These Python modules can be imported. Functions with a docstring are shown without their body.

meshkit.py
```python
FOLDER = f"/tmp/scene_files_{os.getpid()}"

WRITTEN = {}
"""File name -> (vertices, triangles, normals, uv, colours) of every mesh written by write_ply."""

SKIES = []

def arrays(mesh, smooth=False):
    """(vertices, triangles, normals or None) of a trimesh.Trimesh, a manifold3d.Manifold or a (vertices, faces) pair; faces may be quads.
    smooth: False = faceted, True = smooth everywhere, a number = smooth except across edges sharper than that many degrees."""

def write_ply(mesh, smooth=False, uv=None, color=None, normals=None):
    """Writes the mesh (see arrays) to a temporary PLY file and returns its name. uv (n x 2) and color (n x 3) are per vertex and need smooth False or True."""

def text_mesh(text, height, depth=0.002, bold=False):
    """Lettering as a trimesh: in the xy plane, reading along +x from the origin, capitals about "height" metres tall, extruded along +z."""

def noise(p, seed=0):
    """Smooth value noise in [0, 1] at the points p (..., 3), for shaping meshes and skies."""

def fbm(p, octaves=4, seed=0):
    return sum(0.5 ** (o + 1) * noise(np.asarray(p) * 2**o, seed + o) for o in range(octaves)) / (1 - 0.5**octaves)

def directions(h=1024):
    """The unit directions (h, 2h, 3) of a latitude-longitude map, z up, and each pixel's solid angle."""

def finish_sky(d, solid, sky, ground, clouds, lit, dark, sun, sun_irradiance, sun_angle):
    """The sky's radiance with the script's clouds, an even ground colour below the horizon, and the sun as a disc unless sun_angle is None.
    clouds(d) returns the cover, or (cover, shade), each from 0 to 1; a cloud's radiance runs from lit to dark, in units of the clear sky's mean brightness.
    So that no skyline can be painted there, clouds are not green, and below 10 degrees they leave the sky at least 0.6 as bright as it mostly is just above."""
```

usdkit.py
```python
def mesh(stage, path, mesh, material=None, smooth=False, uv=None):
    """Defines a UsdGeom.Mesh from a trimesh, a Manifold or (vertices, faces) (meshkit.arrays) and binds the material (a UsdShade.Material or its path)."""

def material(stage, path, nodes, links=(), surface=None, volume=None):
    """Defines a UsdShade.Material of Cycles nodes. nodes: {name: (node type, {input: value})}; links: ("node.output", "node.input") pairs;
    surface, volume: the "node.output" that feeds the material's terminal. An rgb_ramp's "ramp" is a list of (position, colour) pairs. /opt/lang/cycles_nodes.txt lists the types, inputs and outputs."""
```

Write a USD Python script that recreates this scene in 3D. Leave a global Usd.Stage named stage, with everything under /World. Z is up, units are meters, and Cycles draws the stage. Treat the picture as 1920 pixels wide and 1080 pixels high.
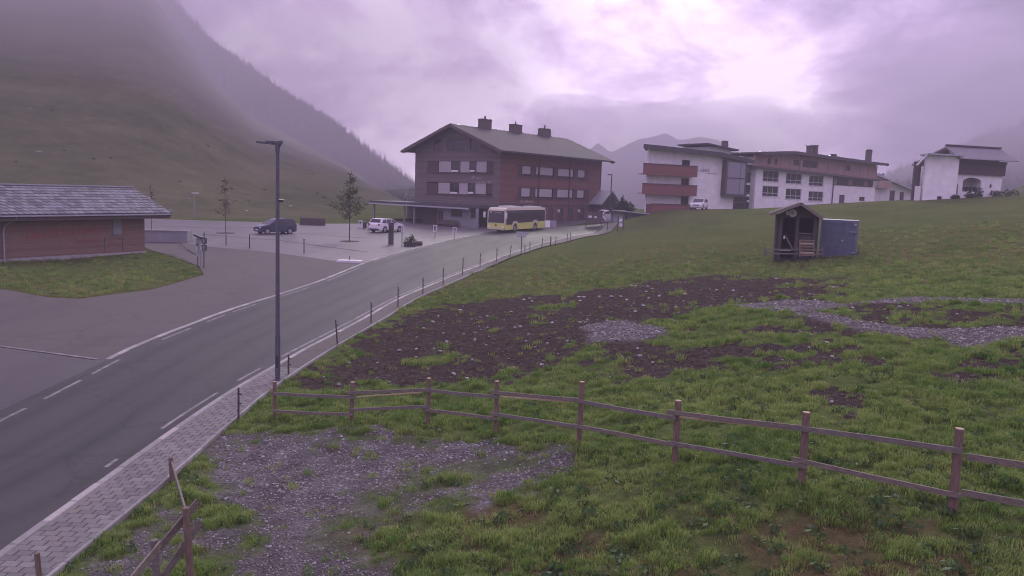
import math, random
import numpy as np
import trimesh
from shapely.geometry import Polygon, Point, LineString, box as sbox
from shapely import contains_xy
from scipy.interpolate import RBFInterpolator
from pxr import Usd, UsdGeom, UsdLux, UsdShade, Sdf, Gf, Vt
import usdkit, meshkit

rng = np.random.default_rng(7)
random.seed(7)
PI = math.pi

# ------------------------------------------------------------------ stage, camera, sky, sun, exposure
stage = Usd.Stage.CreateInMemory()
UsdGeom.SetStageUpAxis(stage, 'Z')
UsdGeom.SetStageMetersPerUnit(stage, 1.0)
UsdGeom.Xform.Define(stage, '/World')
UsdGeom.Scope.Define(stage, '/World/Looks')

EYE = np.array([0.0, 0.0, 7.2])
FPX, PITCH, ROLL = 1500.0, math.radians(7.03), math.radians(2.05)
_f = np.array([0, math.cos(PITCH), -math.sin(PITCH)])
_r0 = np.array([1.0, 0, 0]); _u0 = np.array([0, math.sin(PITCH), math.cos(PITCH)])
CR = math.cos(ROLL) * _r0 + math.sin(ROLL) * _u0
CU = math.cos(ROLL) * _u0 - math.sin(ROLL) * _r0
EXPOSURE = 0.85
cam = UsdGeom.Camera.Define(stage, '/World/camera')
m4 = Gf.Matrix4d(*CR, 0, *CU, 0, *(-_f), 0, *EYE, 1)
cam.AddTransformOp().Set(m4)
cam.CreateHorizontalApertureAttr(36.0)
cam.CreateVerticalApertureAttr(36.0 * 9 / 16)
cam.CreateFocalLengthAttr(36.0 * FPX / 1920.0)
cam.CreateClippingRangeAttr(Gf.Vec2f(0.1, 20000))
cam.CreateExposureAttr(EXPOSURE)

SUN_AZ, SUN_EL = math.radians(12), math.radians(33)          # behind the cloud, ahead of the camera
SUN_DIR = np.array([math.sin(SUN_AZ) * math.cos(SUN_EL), math.cos(SUN_AZ) * math.cos(SUN_EL), math.sin(SUN_EL)])
SKY_STRENGTH, CLOUD = 0.10, 6.6
_glow = np.array([math.sin(0.06), math.cos(0.06), 0.10]); _glow /= np.linalg.norm(_glow)
_mist = np.array([math.sin(0.66), math.cos(0.66), 0.12]); _mist /= np.linalg.norm(_mist)
def cc(*c): return tuple(CLOUD * x for x in c)
sky_mat = usdkit.material(stage, '/World/Looks/sky_clouds', {
    'sky': ('sky_texture', {'sky_type': 'single_scattering', 'sun_disc': False, 'sun_elevation': SUN_EL, 'sun_rotation': SUN_AZ, 'altitude': 1485.0}),
    'tc': ('texture_coordinate', {}),
    'map': ('mapping', {'scale': (1.0, 1.0, 1.9), 'location': (0.37, 0.2, 0.41)}),
    'n1': ('noise_texture', {'scale': 5.6, 'detail': 10.0, 'roughness': 0.62, 'distortion': 0.25}),
    'n2': ('noise_texture', {'scale': 1.5, 'detail': 4.0, 'roughness': 0.5}),
    'dg': ('vector_math', {'math_type': 'dot_product', 'vector2': tuple(_glow)}),
    'glow': ('map_range', {'range_type': 'smoothstep', 'from_min': 0.83, 'from_max': 1.0, 'to_min': 0.0, 'to_max': 0.47, 'clamp': True}),
    'dm': ('vector_math', {'math_type': 'dot_product', 'vector2': tuple(_mist)}),
    'mist': ('map_range', {'range_type': 'smoothstep', 'from_min': 0.955, 'from_max': 1.0, 'to_min': 0.0, 'to_max': -0.26, 'clamp': True}),
    'a1': ('math', {'math_type': 'multiply_add', 'value2': 1.95, 'value3': -0.88}),
    'a2': ('math', {'math_type': 'multiply_add', 'value2': 0.6}),
    'a3': ('math', {'math_type': 'add'}),
    'a4': ('math', {'math_type': 'add', 'use_clamp': True}),
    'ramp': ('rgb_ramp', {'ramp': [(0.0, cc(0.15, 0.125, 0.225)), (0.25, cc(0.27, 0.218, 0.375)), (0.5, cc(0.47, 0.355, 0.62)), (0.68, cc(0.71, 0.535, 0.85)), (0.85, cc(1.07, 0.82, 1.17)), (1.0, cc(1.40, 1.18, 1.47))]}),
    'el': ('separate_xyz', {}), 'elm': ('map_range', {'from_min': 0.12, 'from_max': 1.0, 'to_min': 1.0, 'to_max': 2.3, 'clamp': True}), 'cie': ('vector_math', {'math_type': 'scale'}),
    'cover': ('map_range', {'from_min': 0.30, 'from_max': 0.44, 'to_min': 0.94, 'to_max': 1.0, 'clamp': True}),
    'mix': ('mix_color', {'use_clamp': False}),
    'bg': ('background_shader', {'strength': SKY_STRENGTH}),
}, [('tc.generated', 'map.vector'), ('map.vector', 'n1.vector'), ('map.vector', 'n2.vector'), ('tc.generated', 'dg.vector1'), ('dg.value', 'glow.value'),
    ('tc.generated', 'dm.vector1'), ('dm.value', 'mist.value'),
    ('n1.fac', 'a1.value1'), ('n2.fac', 'a2.value1'), ('a1.value', 'a2.value3'), ('a2.value', 'a3.value1'), ('glow.result', 'a3.value2'), ('a3.value', 'a4.value1'), ('mist.result', 'a4.value2'), ('a4.value', 'ramp.fac'),
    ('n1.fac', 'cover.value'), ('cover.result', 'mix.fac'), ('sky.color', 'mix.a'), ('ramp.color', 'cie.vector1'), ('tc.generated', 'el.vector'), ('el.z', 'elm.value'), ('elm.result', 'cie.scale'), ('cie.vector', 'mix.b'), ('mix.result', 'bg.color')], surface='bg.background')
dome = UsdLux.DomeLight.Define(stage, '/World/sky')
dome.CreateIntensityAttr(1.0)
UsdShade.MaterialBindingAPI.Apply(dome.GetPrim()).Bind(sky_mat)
dome.GetPrim().SetCustomDataByKey('kind', 'structure')
sun = UsdLux.DistantLight.Define(stage, '/World/sun')
sun.CreateNormalizeAttr(True); sun.CreateIntensityAttr(0.40); sun.CreateAngleAttr(25.0)
sun.CreateColorAttr(Gf.Vec3f(1.0, 0.97, 0.86))
sun.AddRotateXYZOp().Set(Gf.Vec3f(90 - math.degrees(SUN_EL) - 0, 0, 0) if False else Gf.Vec3f(0, 0, 0))
_z = SUN_DIR; _x = np.cross([0, 0, 1.0], _z); _x /= np.linalg.norm(_x); _y = np.cross(_z, _x)
sun.ClearXformOpOrder(); sun.AddTransformOp().Set(Gf.Matrix4d(*_x, 0, *_y, 0, *_z, 0, 0, 0, 60, 1))

# ------------------------------------------------------------------ pixel of the photograph (1920 x 1080) <-> point of the place
def ray(px, py):
    d = _f + (px - 960) / FPX * CR - (py - 540) / FPX * CU
    return d
def at(px, py, D):
    d = ray(px, py); return EYE + d * (D / d[1])
def atz(px, py, z):
    d = ray(px, py); return EYE + d * ((z - EYE[2]) / d[2])
def plane_hit(px, py, p0, u):
    """(distance along u from p0, height) where the pixel's ray meets the vertical plane through p0 along u"""
    d = ray(px, py); n = np.array([-u[1], u[0], 0.0])
    t = np.dot(np.array([p0[0], p0[1], 0]) - np.array([EYE[0], EYE[1], 0]), n) / np.dot(d, n)
    q = EYE + d * t
    return float((q[:2] - np.array(p0[:2])) @ np.array(u[:2])), float(q[2])
def project(P):
    v = np.asarray(P) - EYE
    w = np.maximum(v @ _f, 1e-3)
    return 960 + FPX * (v @ CR) / w, 540 - FPX * (v @ CU) / w

# ------------------------------------------------------------------ ground height
def zplane(y): return 0.10 + 0.0175 * y
def on_plane(px, py):
    d = ray(px, py); t = (EYE[2] - 0.10) / (0.0175 * d[1] - d[2]); return EYE + d * t
PAV_RIGHT_PX = [(100, 1080), (225, 985), (325, 893), (430, 798), (510, 722), (545, 702), (637, 648), (697, 606), (747, 576), (794, 554), (832, 535), (868, 517), (901, 502), (932, 491), (957, 483), (995, 470), (1033, 461), (1065, 454), (1100, 445), (1140, 436)]
PAV_R = np.array([on_plane(*p)[:2] for p in PAV_RIGHT_PX])
ctrl = []
for y in np.arange(2, 150, 12.0):
    xe = np.interp(y, PAV_R[:, 1], PAV_R[:, 0])
    for x in (-95, -70, -50, -35, -24, -16, -9, -4, 0):
        if x < 0: ctrl.append((xe + x * 1.0, y, zplane(y)))
    ctrl.append((xe, y, zplane(y)))
    ctrl.append((xe - 1.5, y, zplane(y)))
for px, py, z in [(540, 780, .52), (658, 792, .68), (802, 795, .82), (930, 805, 1.05), (1085, 835, 1.4), (1265, 872, 1.85), (1503, 913, 2.2), (1785, 963, 2.45),
                  (700, 1080, .7), (1100, 1080, 1.3), (1500, 1080, 1.9), (1900, 1080, 2.35), (430, 1080, .42), (470, 900, .45), (900, 900, 1.0),
                  (1530, 480, 3.3), (1085, 620, 1.75), (1400, 600, 2.6), (1800, 640, 3.3), (1900, 500, 4.2), (1250, 480, 2.5), (1100, 480, 1.9), (860, 600, 1.05), (1400, 430, 4.0), (1700, 420, 5.2), (1900, 420, 5.9),
                  (1230, 402, 4.4), (1400, 393, 5.5), (272, 474, 1.45), (7, 494, 1.45), (-120, 505, 1.45), (760, 660, .8)]:
    q = atz(px, py, z); ctrl.append(tuple(q))
for px, py, D in [(1640, 378, 112), (1740, 378, 106), (1880, 371, 105), (1960, 366, 105), (1130, 424, 112)]:
    ctrl.append(tuple(at(px, py, D)))
for x, y, z in [(20, 124, 4.3), (38, 134, 5.0), (50, 150, 6.0), (72, 162, 7.4), (62, 120, 7.9), (78, 128, 8.6), (95, 110, 9.6), (60, 60, 6.5), (40, 20, 5.0), (25, 2, 3.6), (90, 150, 9.8), (12, 150, 3.0), (0, 150, 2.8), (12, 124, 2.6)]:
    ctrl.append((x, y, z))
ctrl = np.array(ctrl)
_rbf = RBFInterpolator(ctrl[:, :2], ctrl[:, 2], kernel='thin_plate_spline', smoothing=0.6)
def zbase(x, y):
    x, y = np.atleast_1d(np.asarray(x, float)), np.atleast_1d(np.asarray(y, float))
    r = np.hypot(x, y); k = np.minimum(1, 165 / np.maximum(r, 1e-6))
    xx, yy = np.clip(x * k, -110, 110), np.clip(y * k, -6, 165)
    out = np.concatenate([_rbf(np.stack([a, b], 1)) for a, b in zip(np.array_split(xx, max(1, len(xx) // 60000)), np.array_split(yy, max(1, len(xx) // 60000)))])
    return out - np.clip((r - 165) / 400, 0, 1) * 12
def gz(x, y): return float(zbase([x], [y])[0])
def G(px, py, dmax=200.0):
    d = ray(px, py); D = np.geomspace(6, dmax, 1500)
    P = EYE[None] + d[None] * (D / d[1])[:, None]
    below = np.nonzero(P[:, 2] <= zbase(P[:, 0], P[:, 1]))[0]
    if not len(below): return at(px, py, dmax)
    i = below[0]; q = P[i]; q[2] = gz(q[0], q[1]); return q

# ------------------------------------------------------------------ materials
LOOKS = {}
def mk(name, col, rough=0.8, var=0.18, scale=6.0, bump=0.0, bscale=40.0, metallic=0.0, spec=0.5, col2=None, detail=5.0, bdist=0.02, coat=0.0, stretch=(1, 1, 1)):
    """an everyday surface: colour mottled by noise, fine relief by bump"""
    if name in LOOKS: return LOOKS[name]
    c = np.array(col, float); c2 = np.array(col2, float) if col2 is not None else c * (1 - var)
    hi = c if col2 is not None else np.minimum(c * (1 + var), 0.95)
    nodes = {'geo': ('texture_coordinate', {}), 'mp': ('mapping', {'scale': stretch}), 'n': ('noise_texture', {'scale': scale, 'detail': detail, 'roughness': 0.6}),
             'r': ('rgb_ramp', {'ramp': [(0.3, tuple(c2)), (0.7, tuple(hi))]}),
             'p': ('principled_bsdf', {'roughness': rough, 'metallic': metallic, 'specular_ior_level': spec, 'coat_weight': coat})}
    links = [('geo.object', 'mp.vector'), ('mp.vector', 'n.vector'), ('n.fac', 'r.fac'), ('r.color', 'p.base_color')]
    if bump:
        nodes['bn'] = ('noise_texture', {'scale': bscale, 'detail': 4.0, 'roughness': 0.6}); nodes['b'] = ('bump', {'strength': bump, 'distance': bdist})
        links += [('mp.vector', 'bn.vector'), ('bn.fac', 'b.height'), ('b.normal', 'p.normal')]
    LOOKS[name] = usdkit.material(stage, '/World/Looks/' + name, nodes, links, surface='p.BSDF')
    return LOOKS[name]
def mk_boards(name, col, width, axis='z', rough=0.85, var=0.3, depth=0.02):
    """boards or battens: a band pattern across one axis of the object, with grain"""
    c = np.array(col, float)
    nodes = {'geo': ('texture_coordinate', {}), 'sx': ('separate_xyz', {}), 'm': ('math', {'math_type': 'divide', 'value2': width}), 'fl': ('math', {'math_type': 'floor'}), 'fr': ('math', {'math_type': 'fraction'}),
             'wn': ('white_noise_texture', {'dimensions': '1D'}), 'mp': ('mapping', {'scale': (1.2, 1.2, 14) if axis == 'z' else (12, 12, 0.8)}), 'n': ('noise_texture', {'scale': 1.5, 'detail': 6.0}),
             'add': ('math', {'math_type': 'multiply_add', 'value2': 0.45}), 'r': ('rgb_ramp', {'ramp': [(0.15, tuple(c * (1 - var))), (0.9, tuple(np.minimum(c * (1 + var), 0.9)))]}),
             'gap': ('math', {'math_type': 'pingpong', 'value2': 0.5}), 'gm': ('map_range', {'from_min': 0.0, 'from_max': 0.12, 'to_min': 0.0, 'to_max': 1.0, 'clamp': True}),
             'b': ('bump', {'strength': 0.8, 'distance': depth}), 'p': ('principled_bsdf', {'roughness': rough, 'specular_ior_level': 0.3})}
    links = [('geo.object', 'sx.vector'), (f'sx.{axis}', 'm.value1'), ('m.value', 'fl.value1'), ('m.value', 'fr.value1'), ('fl.value', 'wn.w'), ('geo.object', 'mp.vector'), ('mp.vector', 'n.vector'),
             ('wn.value', 'add.value1'), ('n.fac', 'add.value3'), ('add.value', 'r.fac'), ('r.color', 'p.base_color'), ('fr.value', 'gap.value1'), ('gap.value', 'gm.value'), ('gm.result', 'b.height'), ('b.normal', 'p.normal')]
    LOOKS[name] = usdkit.material(stage, '/World/Looks/' + name, nodes, links, surface='p.BSDF'); return LOOKS[name]

M_GREYWOOD = mk_boards('grey_weathered_shingle', (0.125, 0.105, 0.098), 0.17, 'z')
M_REDWOOD = mk_boards('red_brown_shingle', (0.140, 0.068, 0.060), 0.17, 'z')
M_HUTWOOD = mk_boards('dark_hut_boards', (0.060, 0.052, 0.050), 0.14, 'x')
M_SKIWOOD = mk_boards('ski_hut_boards', (0.175, 0.115, 0.088), 0.16, 'z', var=0.2)
M_HOTELWOOD = mk_boards('pale_brown_boards', (0.27, 0.185, 0.16), 0.22, 'x', var=0.22)
M_DARKHOUSE = mk_boards('dark_house_boards', (0.065, 0.052, 0.055), 0.2, 'x')
M_REDBALC = mk_boards('red_balcony_boards', (0.175, 0.078, 0.070), 0.16, 'z', var=0.15)
M_BROWNTRIM = mk('brown_trim', (0.07, 0.055, 0.05), 0.75, bump=0.2)
M_DARK = mk('dark_opening', (0.025, 0.024, 0.028), 0.7)
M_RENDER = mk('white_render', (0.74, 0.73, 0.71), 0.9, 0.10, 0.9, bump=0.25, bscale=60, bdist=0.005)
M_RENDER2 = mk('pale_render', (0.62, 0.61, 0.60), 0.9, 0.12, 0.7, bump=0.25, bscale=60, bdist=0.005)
M_GREYRENDER = mk('grey_render', (0.20, 0.20, 0.21), 0.9, 0.12, 1.2)
M_SLATE = mk('grey_roof_covering', (0.082, 0.073, 0.077), 0.85, 0.2, 1.5, bump=0.3, bscale=14, spec=0.12)
M_GREYROOF = mk('grey_metal_roof', (0.20, 0.195, 0.21), 0.7, 0.12, 2, spec=.2)
M_ROOFEDGE = mk('roof_edge_metal', (0.05, 0.05, 0.055), 0.5, metallic=0.3)
M_ZINC = mk('pale_zinc', (0.33, 0.33, 0.35), 0.6, 0.1, 3, metallic=0.2, spec=.3)
M_TILE = [mk(f'roof_shingle_{n}', c, 0.62, 0.15, 9, bump=0.2, spec=.25) for n, c in (('slate', (0.15, 0.15, 0.165)), ('blue', (0.185, 0.19, 0.215)), ('dark', (0.10, 0.10, 0.115)))]
M_BLIND = mk_boards('pale_blind', (0.36, 0.34, 0.34), 0.12, 'z', rough=0.7, var=0.08, depth=0.01)
M_SHUTTER = mk_boards('dark_shutter', (0.075, 0.052, 0.052), 0.10, 'z', var=0.2)
M_FRAME = mk('white_frame', (0.5, 0.5, 0.5), 0.6, 0.05)
M_DFRAME = mk('dark_frame', (0.05, 0.048, 0.05), 0.5, 0.05)
M_METAL = mk('galvanised_steel', (0.30, 0.31, 0.33), 0.45, 0.12, 8, metallic=0.7)
M_DMETAL = mk('dark_grey_steel', (0.045, 0.045, 0.055), 0.45, 0.1, 8, metallic=0.4)
M_LAMP = mk('painted_lamp_steel', (0.10, 0.10, 0.125), 0.45, 0.15, 5, metallic=0.35)
M_CONTAINER = mk('blue_grey_container_paint', (0.105, 0.125, 0.175), 0.55, 0.2, 2.5, metallic=0.1, bump=0.1)
M_CONCRETE = mk('concrete', (0.30, 0.29, 0.28), 0.9, 0.15, 3, bump=0.3)
M_KERB = [mk(f'kerb_granite_{n}', c, 0.8, 0.14, 9, bump=0.4, bscale=90) for n, c in (('pale', (0.34, 0.32, 0.31)), ('grey', (0.27, 0.26, 0.255)), ('dull', (0.22, 0.21, 0.205)))]
M_PAVER = [mk(f'paver_{n}', c, 0.85, 0.14, 14, bump=0.5, bscale=160, bdist=0.006) for n, c in (('grey', (0.145, 0.14, 0.136)), ('warm', (0.155, 0.142, 0.132)), ('dark', (0.118, 0.115, 0.112)), ('pale', (0.172, 0.166, 0.16)))]
M_MARK = mk('worn_road_paint', (0.25, 0.24, 0.236), 0.8, 0.0, 3.0, col2=(0.07, 0.067, 0.067), detail=8)
M_STAKE = mk('dark_stake', (0.060, 0.045, 0.045), 0.8, 0.3, 12, bump=0.3)
M_POST = mk('larch_post', (0.155, 0.105, 0.078), 0.85, 0.35, 6, bump=0.5, bscale=30, stretch=(6, 6, 1))
M_POSTCUT = mk('larch_cut_end', (0.36, 0.27, 0.18), 0.85, 0.2, 20)
M_RAIL = mk('weathered_rail', (0.155, 0.130, 0.105), 0.85, 0.35, 5, bump=0.5, bscale=24, stretch=(1.5, 1.5, 8))
M_RAIL2 = mk('weathered_rail_grey', (0.145, 0.128, 0.112), 0.85, 0.35, 5, bump=0.5, bscale=24, stretch=(1.5, 1.5, 8))
M_WHITEP = mk('white_paint', (0.62, 0.61, 0.60), 0.5, 0.06)
M_CARWHITE = mk('white_car_paint', (0.62, 0.62, 0.63), 0.25, 0.03, coat=0.6)
M_CARBLUE = mk('dark_blue_car_paint', (0.030, 0.040, 0.075), 0.25, 0.05, metallic=0.3, coat=0.8)
M_BUSYEL = mk('yellow_bus_paint', (0.53, 0.55, 0.14), 0.35, 0.06, coat=0.4)
M_BUSPALE = mk('pale_bus_trim', (0.50, 0.47, 0.34), 0.4, 0.05)
M_BUSROOF = mk('pale_bus_roof', (0.50, 0.50, 0.47), 0.4, 0.08)
M_GLASS = usdkit.material(stage, '/World/Looks/dark_window_glass', {'p': ('principled_bsdf', {'base_color': (0.018, 0.018, 0.022), 'roughness': 0.06, 'specular_ior_level': 0.6})}, surface='p.BSDF')
M_BUSGLASS = usdkit.material(stage, '/World/Looks/tinted_bus_glass', {'p': ('principled_bsdf', {'base_color': (0.03, 0.026, 0.03), 'roughness': 0.14, 'specular_ior_level': 0.5})}, surface='p.BSDF')
M_BAYGLASS = usdkit.material(stage, '/World/Looks/bay_window_glass', {'p': ('principled_bsdf', {'base_color': (0.22, 0.22, 0.25), 'roughness': 0.12, 'specular_ior_level': 0.8})}, surface='p.BSDF')
M_TYRE = mk('tyre_rubber', (0.020, 0.020, 0.021), 0.85)
M_RIM = mk('wheel_rim', (0.38, 0.38, 0.39), 0.35, metallic=0.7)
M_LIGHTW = mk('headlamp_lens', (0.75, 0.75, 0.72), 0.15)
M_LIGHTR = mk('tail_lamp_lens', (0.28, 0.02, 0.02), 0.25)
M_REDTEXT = mk('red_lettering', (0.27, 0.070, 0.062), 0.7, 0.1)
M_PALETEXT = mk('pale_lettering', (0.40, 0.37, 0.36), 0.7, 0.1)
M_GREYTEXT = mk('grey_lettering', (0.23, 0.22, 0.22), 0.7, 0.15)
M_DISPLAY = mk('display_letters', (0.55, 0.50, 0.42), 0.6, 0.05)
M_BARK = mk('grey_bark', (0.085, 0.070, 0.060), 0.9, 0.3, 20, bump=0.5)
M_MULCH = mk('bark_mulch', (0.045, 0.033, 0.030), 0.95, 0.4, 18, bump=0.8)
def leaf_mat(name, c1, c2, tr=0.35):
    LOOKS[name] = usdkit.material(stage, '/World/Looks/' + name, {
        'g': ('geometry', {}), 'r': ('rgb_ramp', {'ramp': [(0, c1), (1, c2)]}), 'd': ('principled_bsdf', {'roughness': 0.6, 'specular_ior_level': 0.3}), 't': ('translucent_bsdf', {}), 'm': ('mix_closure', {'fac': tr})},
        [('g.random_per_island', 'r.fac'), ('r.color', 'd.base_color'), ('r.color', 't.color'), ('d.BSDF', 'm.closure1'), ('t.BSDF', 'm.closure2')], surface='m.closure')
    return LOOKS[name]
M_LEAF = leaf_mat('maple_leaves', (0.065, 0.085, 0.030), (0.14, 0.15, 0.055))
M_LEAF2 = leaf_mat('sparse_leaves', (0.060, 0.060, 0.030), (0.11, 0.095, 0.045))
M_BUSH = leaf_mat('bush_leaves', (0.040, 0.062, 0.026), (0.095, 0.125, 0.045))
M_SPRUCE = leaf_mat('spruce_needles', (0.016, 0.022, 0.016), (0.032, 0.040, 0.026), 0.1)
M_FLOWER = leaf_mat('planter_leaves', (0.05, 0.05, 0.03), (0.16, 0.10, 0.09))
M_WEED = leaf_mat('weed_leaves', (0.06, 0.11, 0.035), (0.13, 0.19, 0.07))
def grass_mat(name, c1, c2, c3):
    LOOKS[name] = usdkit.material(stage, '/World/Looks/' + name, {
        'g': ('geometry', {}), 'oi': ('object_info', {}), 'n': ('noise_texture', {'scale': 0.35, 'detail': 4.0}), 'ad': ('math', {'math_type': 'multiply_add', 'value2': 0.45}),
        'r': ('rgb_ramp', {'ramp': [(0.25, c1), (0.55, c2), (0.9, c3)]}), 'd': ('principled_bsdf', {'roughness': 0.6, 'specular_ior_level': 0.25}), 't': ('translucent_bsdf', {}), 'm': ('mix_closure', {'fac': 0.3})},
        [('g.position', 'n.vector'), ('oi.random', 'ad.value1'), ('n.fac', 'ad.value3'), ('ad.value', 'r.fac'), ('r.color', 'd.base_color'), ('r.color', 't.color'), ('d.BSDF', 'm.closure1'), ('t.BSDF', 'm.closure2')], surface='m.closure')
    return LOOKS[name]
M_GRASS = grass_mat('meadow_blades', (0.062, 0.138, 0.024), (0.135, 0.238, 0.044), (0.27, 0.345, 0.092))
M_GRASSD = grass_mat('dry_blades', (0.120, 0.130, 0.042), (0.180, 0.180, 0.064), (0.27, 0.235, 0.105))

M_GRASSB = grass_mat('withered_blades', (0.110, 0.085, 0.040), (0.175, 0.130, 0.062), (0.25, 0.19, 0.10))
def ground_mat():
    """meadow sheet: grass, dry grass, soil and gravel mixed by the masks held on the mesh"""
    nodes = {'g': ('geometry', {}), 'asoil': ('attribute', {'attribute': 'soil'}), 'agrav': ('attribute', {'attribute': 'gravel'}), 'adry': ('attribute', {'attribute': 'dry'}),
             'n1': ('noise_texture', {'scale': 0.18, 'detail': 6.0, 'roughness': 0.6}), 'n2': ('noise_texture', {'scale': 5.5, 'detail': 6.0, 'roughness': 0.7}), 'n3': ('noise_texture', {'scale': 1.3, 'detail': 6.0, 'roughness': 0.65}),
             'gr': ('rgb_ramp', {'ramp': [(0.28, (0.034, 0.064, 0.018)), (0.5, (0.070, 0.112, 0.031)), (0.72, (0.118, 0.148, 0.050))]}),
             'gd': ('rgb_ramp', {'ramp': [(0.3, (0.052, 0.048, 0.022)), (0.55, (0.090, 0.078, 0.038)), (0.75, (0.14, 0.112, 0.06))]}),
             'sr': ('rgb_ramp', {'ramp': [(0.3, (0.032, 0.026, 0.022)), (0.55, (0.070, 0.057, 0.048)), (0.8, (0.13, 0.105, 0.086))]}),
             'gv': ('rgb_ramp', {'ramp': [(0.2, (0.050, 0.042, 0.038)), (0.5, (0.13, 0.118, 0.114)), (0.85, (0.30, 0.29, 0.285))]}),
             'mixn': ('math', {'math_type': 'multiply_add', 'value2': 0.45}), 'mixn2': ('math', {'math_type': 'multiply_add', 'value2': 0.30}), 'sc': ('math', {'math_type': 'multiply', 'value2': 0.42}),
             'n4': ('noise_texture', {'scale': 13.0, 'detail': 4.0, 'roughness': 0.7}),
             'gmx': ('math', {'math_type': 'multiply_add', 'value2': 0.8}), 'gmx2': ('math', {'math_type': 'multiply_add', 'value2': 0.9, 'value3': -0.38}), 'm1': ('mix_color', {}), 'm2': ('mix_color', {}), 'm3': ('mix_color', {}),
             'th': ('math', {'math_type': 'multiply_add', 'value2': 1.3}), 'thn': ('math', {'math_type': 'multiply_add', 'value2': 0.8, 'value3': -0.55}), 'soilm': ('map_range', {'range_type': 'smoothstep', 'from_min': 0.42, 'from_max': 0.62, 'to_min': 0.0, 'to_max': 1.0, 'clamp': True}),
             'b': ('bump', {'strength': 0.9, 'distance': 0.12}), 'b2': ('bump', {'strength': 0.6, 'distance': 0.4}), 'p': ('principled_bsdf', {'roughness': 0.95, 'specular_ior_level': 0.0})}
    links = [('g.position', 'n1.vector'), ('g.position', 'n2.vector'), ('g.position', 'n3.vector'), ('g.position', 'n4.vector'), ('n2.fac', 'mixn.value1'), ('n1.fac', 'sc.value1'), ('sc.value', 'mixn2.value3'), ('n3.fac', 'mixn2.value1'), ('mixn2.value', 'mixn.value3'),
             ('mixn.value', 'gr.fac'), ('mixn.value', 'gd.fac'), ('n2.fac', 'sr.fac'), ('n4.fac', 'gmx.value1'), ('gmx.value', 'gv.fac'), ('n3.fac', 'gmx2.value1'), ('gmx2.value', 'gmx.value3'), ('adry.fac', 'm1.fac'), ('gr.color', 'm1.a'), ('gd.color', 'm1.b'),
             ('n3.fac', 'thn.value1'), ('asoil.fac', 'th.value1'), ('thn.value', 'th.value3'), ('th.value', 'soilm.value'), ('soilm.result', 'm2.fac'), ('m1.result', 'm2.a'), ('sr.color', 'm2.b'),
             ('agrav.fac', 'm3.fac'), ('m2.result', 'm3.a'), ('gv.color', 'm3.b'), ('m3.result', 'p.base_color'), ('n3.fac', 'b2.height'), ('n2.fac', 'b.height'), ('b2.normal', 'b.normal'), ('b.normal', 'p.normal')]
    return usdkit.material(stage, '/World/Looks/meadow_ground', nodes, links, surface='p.BSDF')
M_GROUND = ground_mat()
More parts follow.
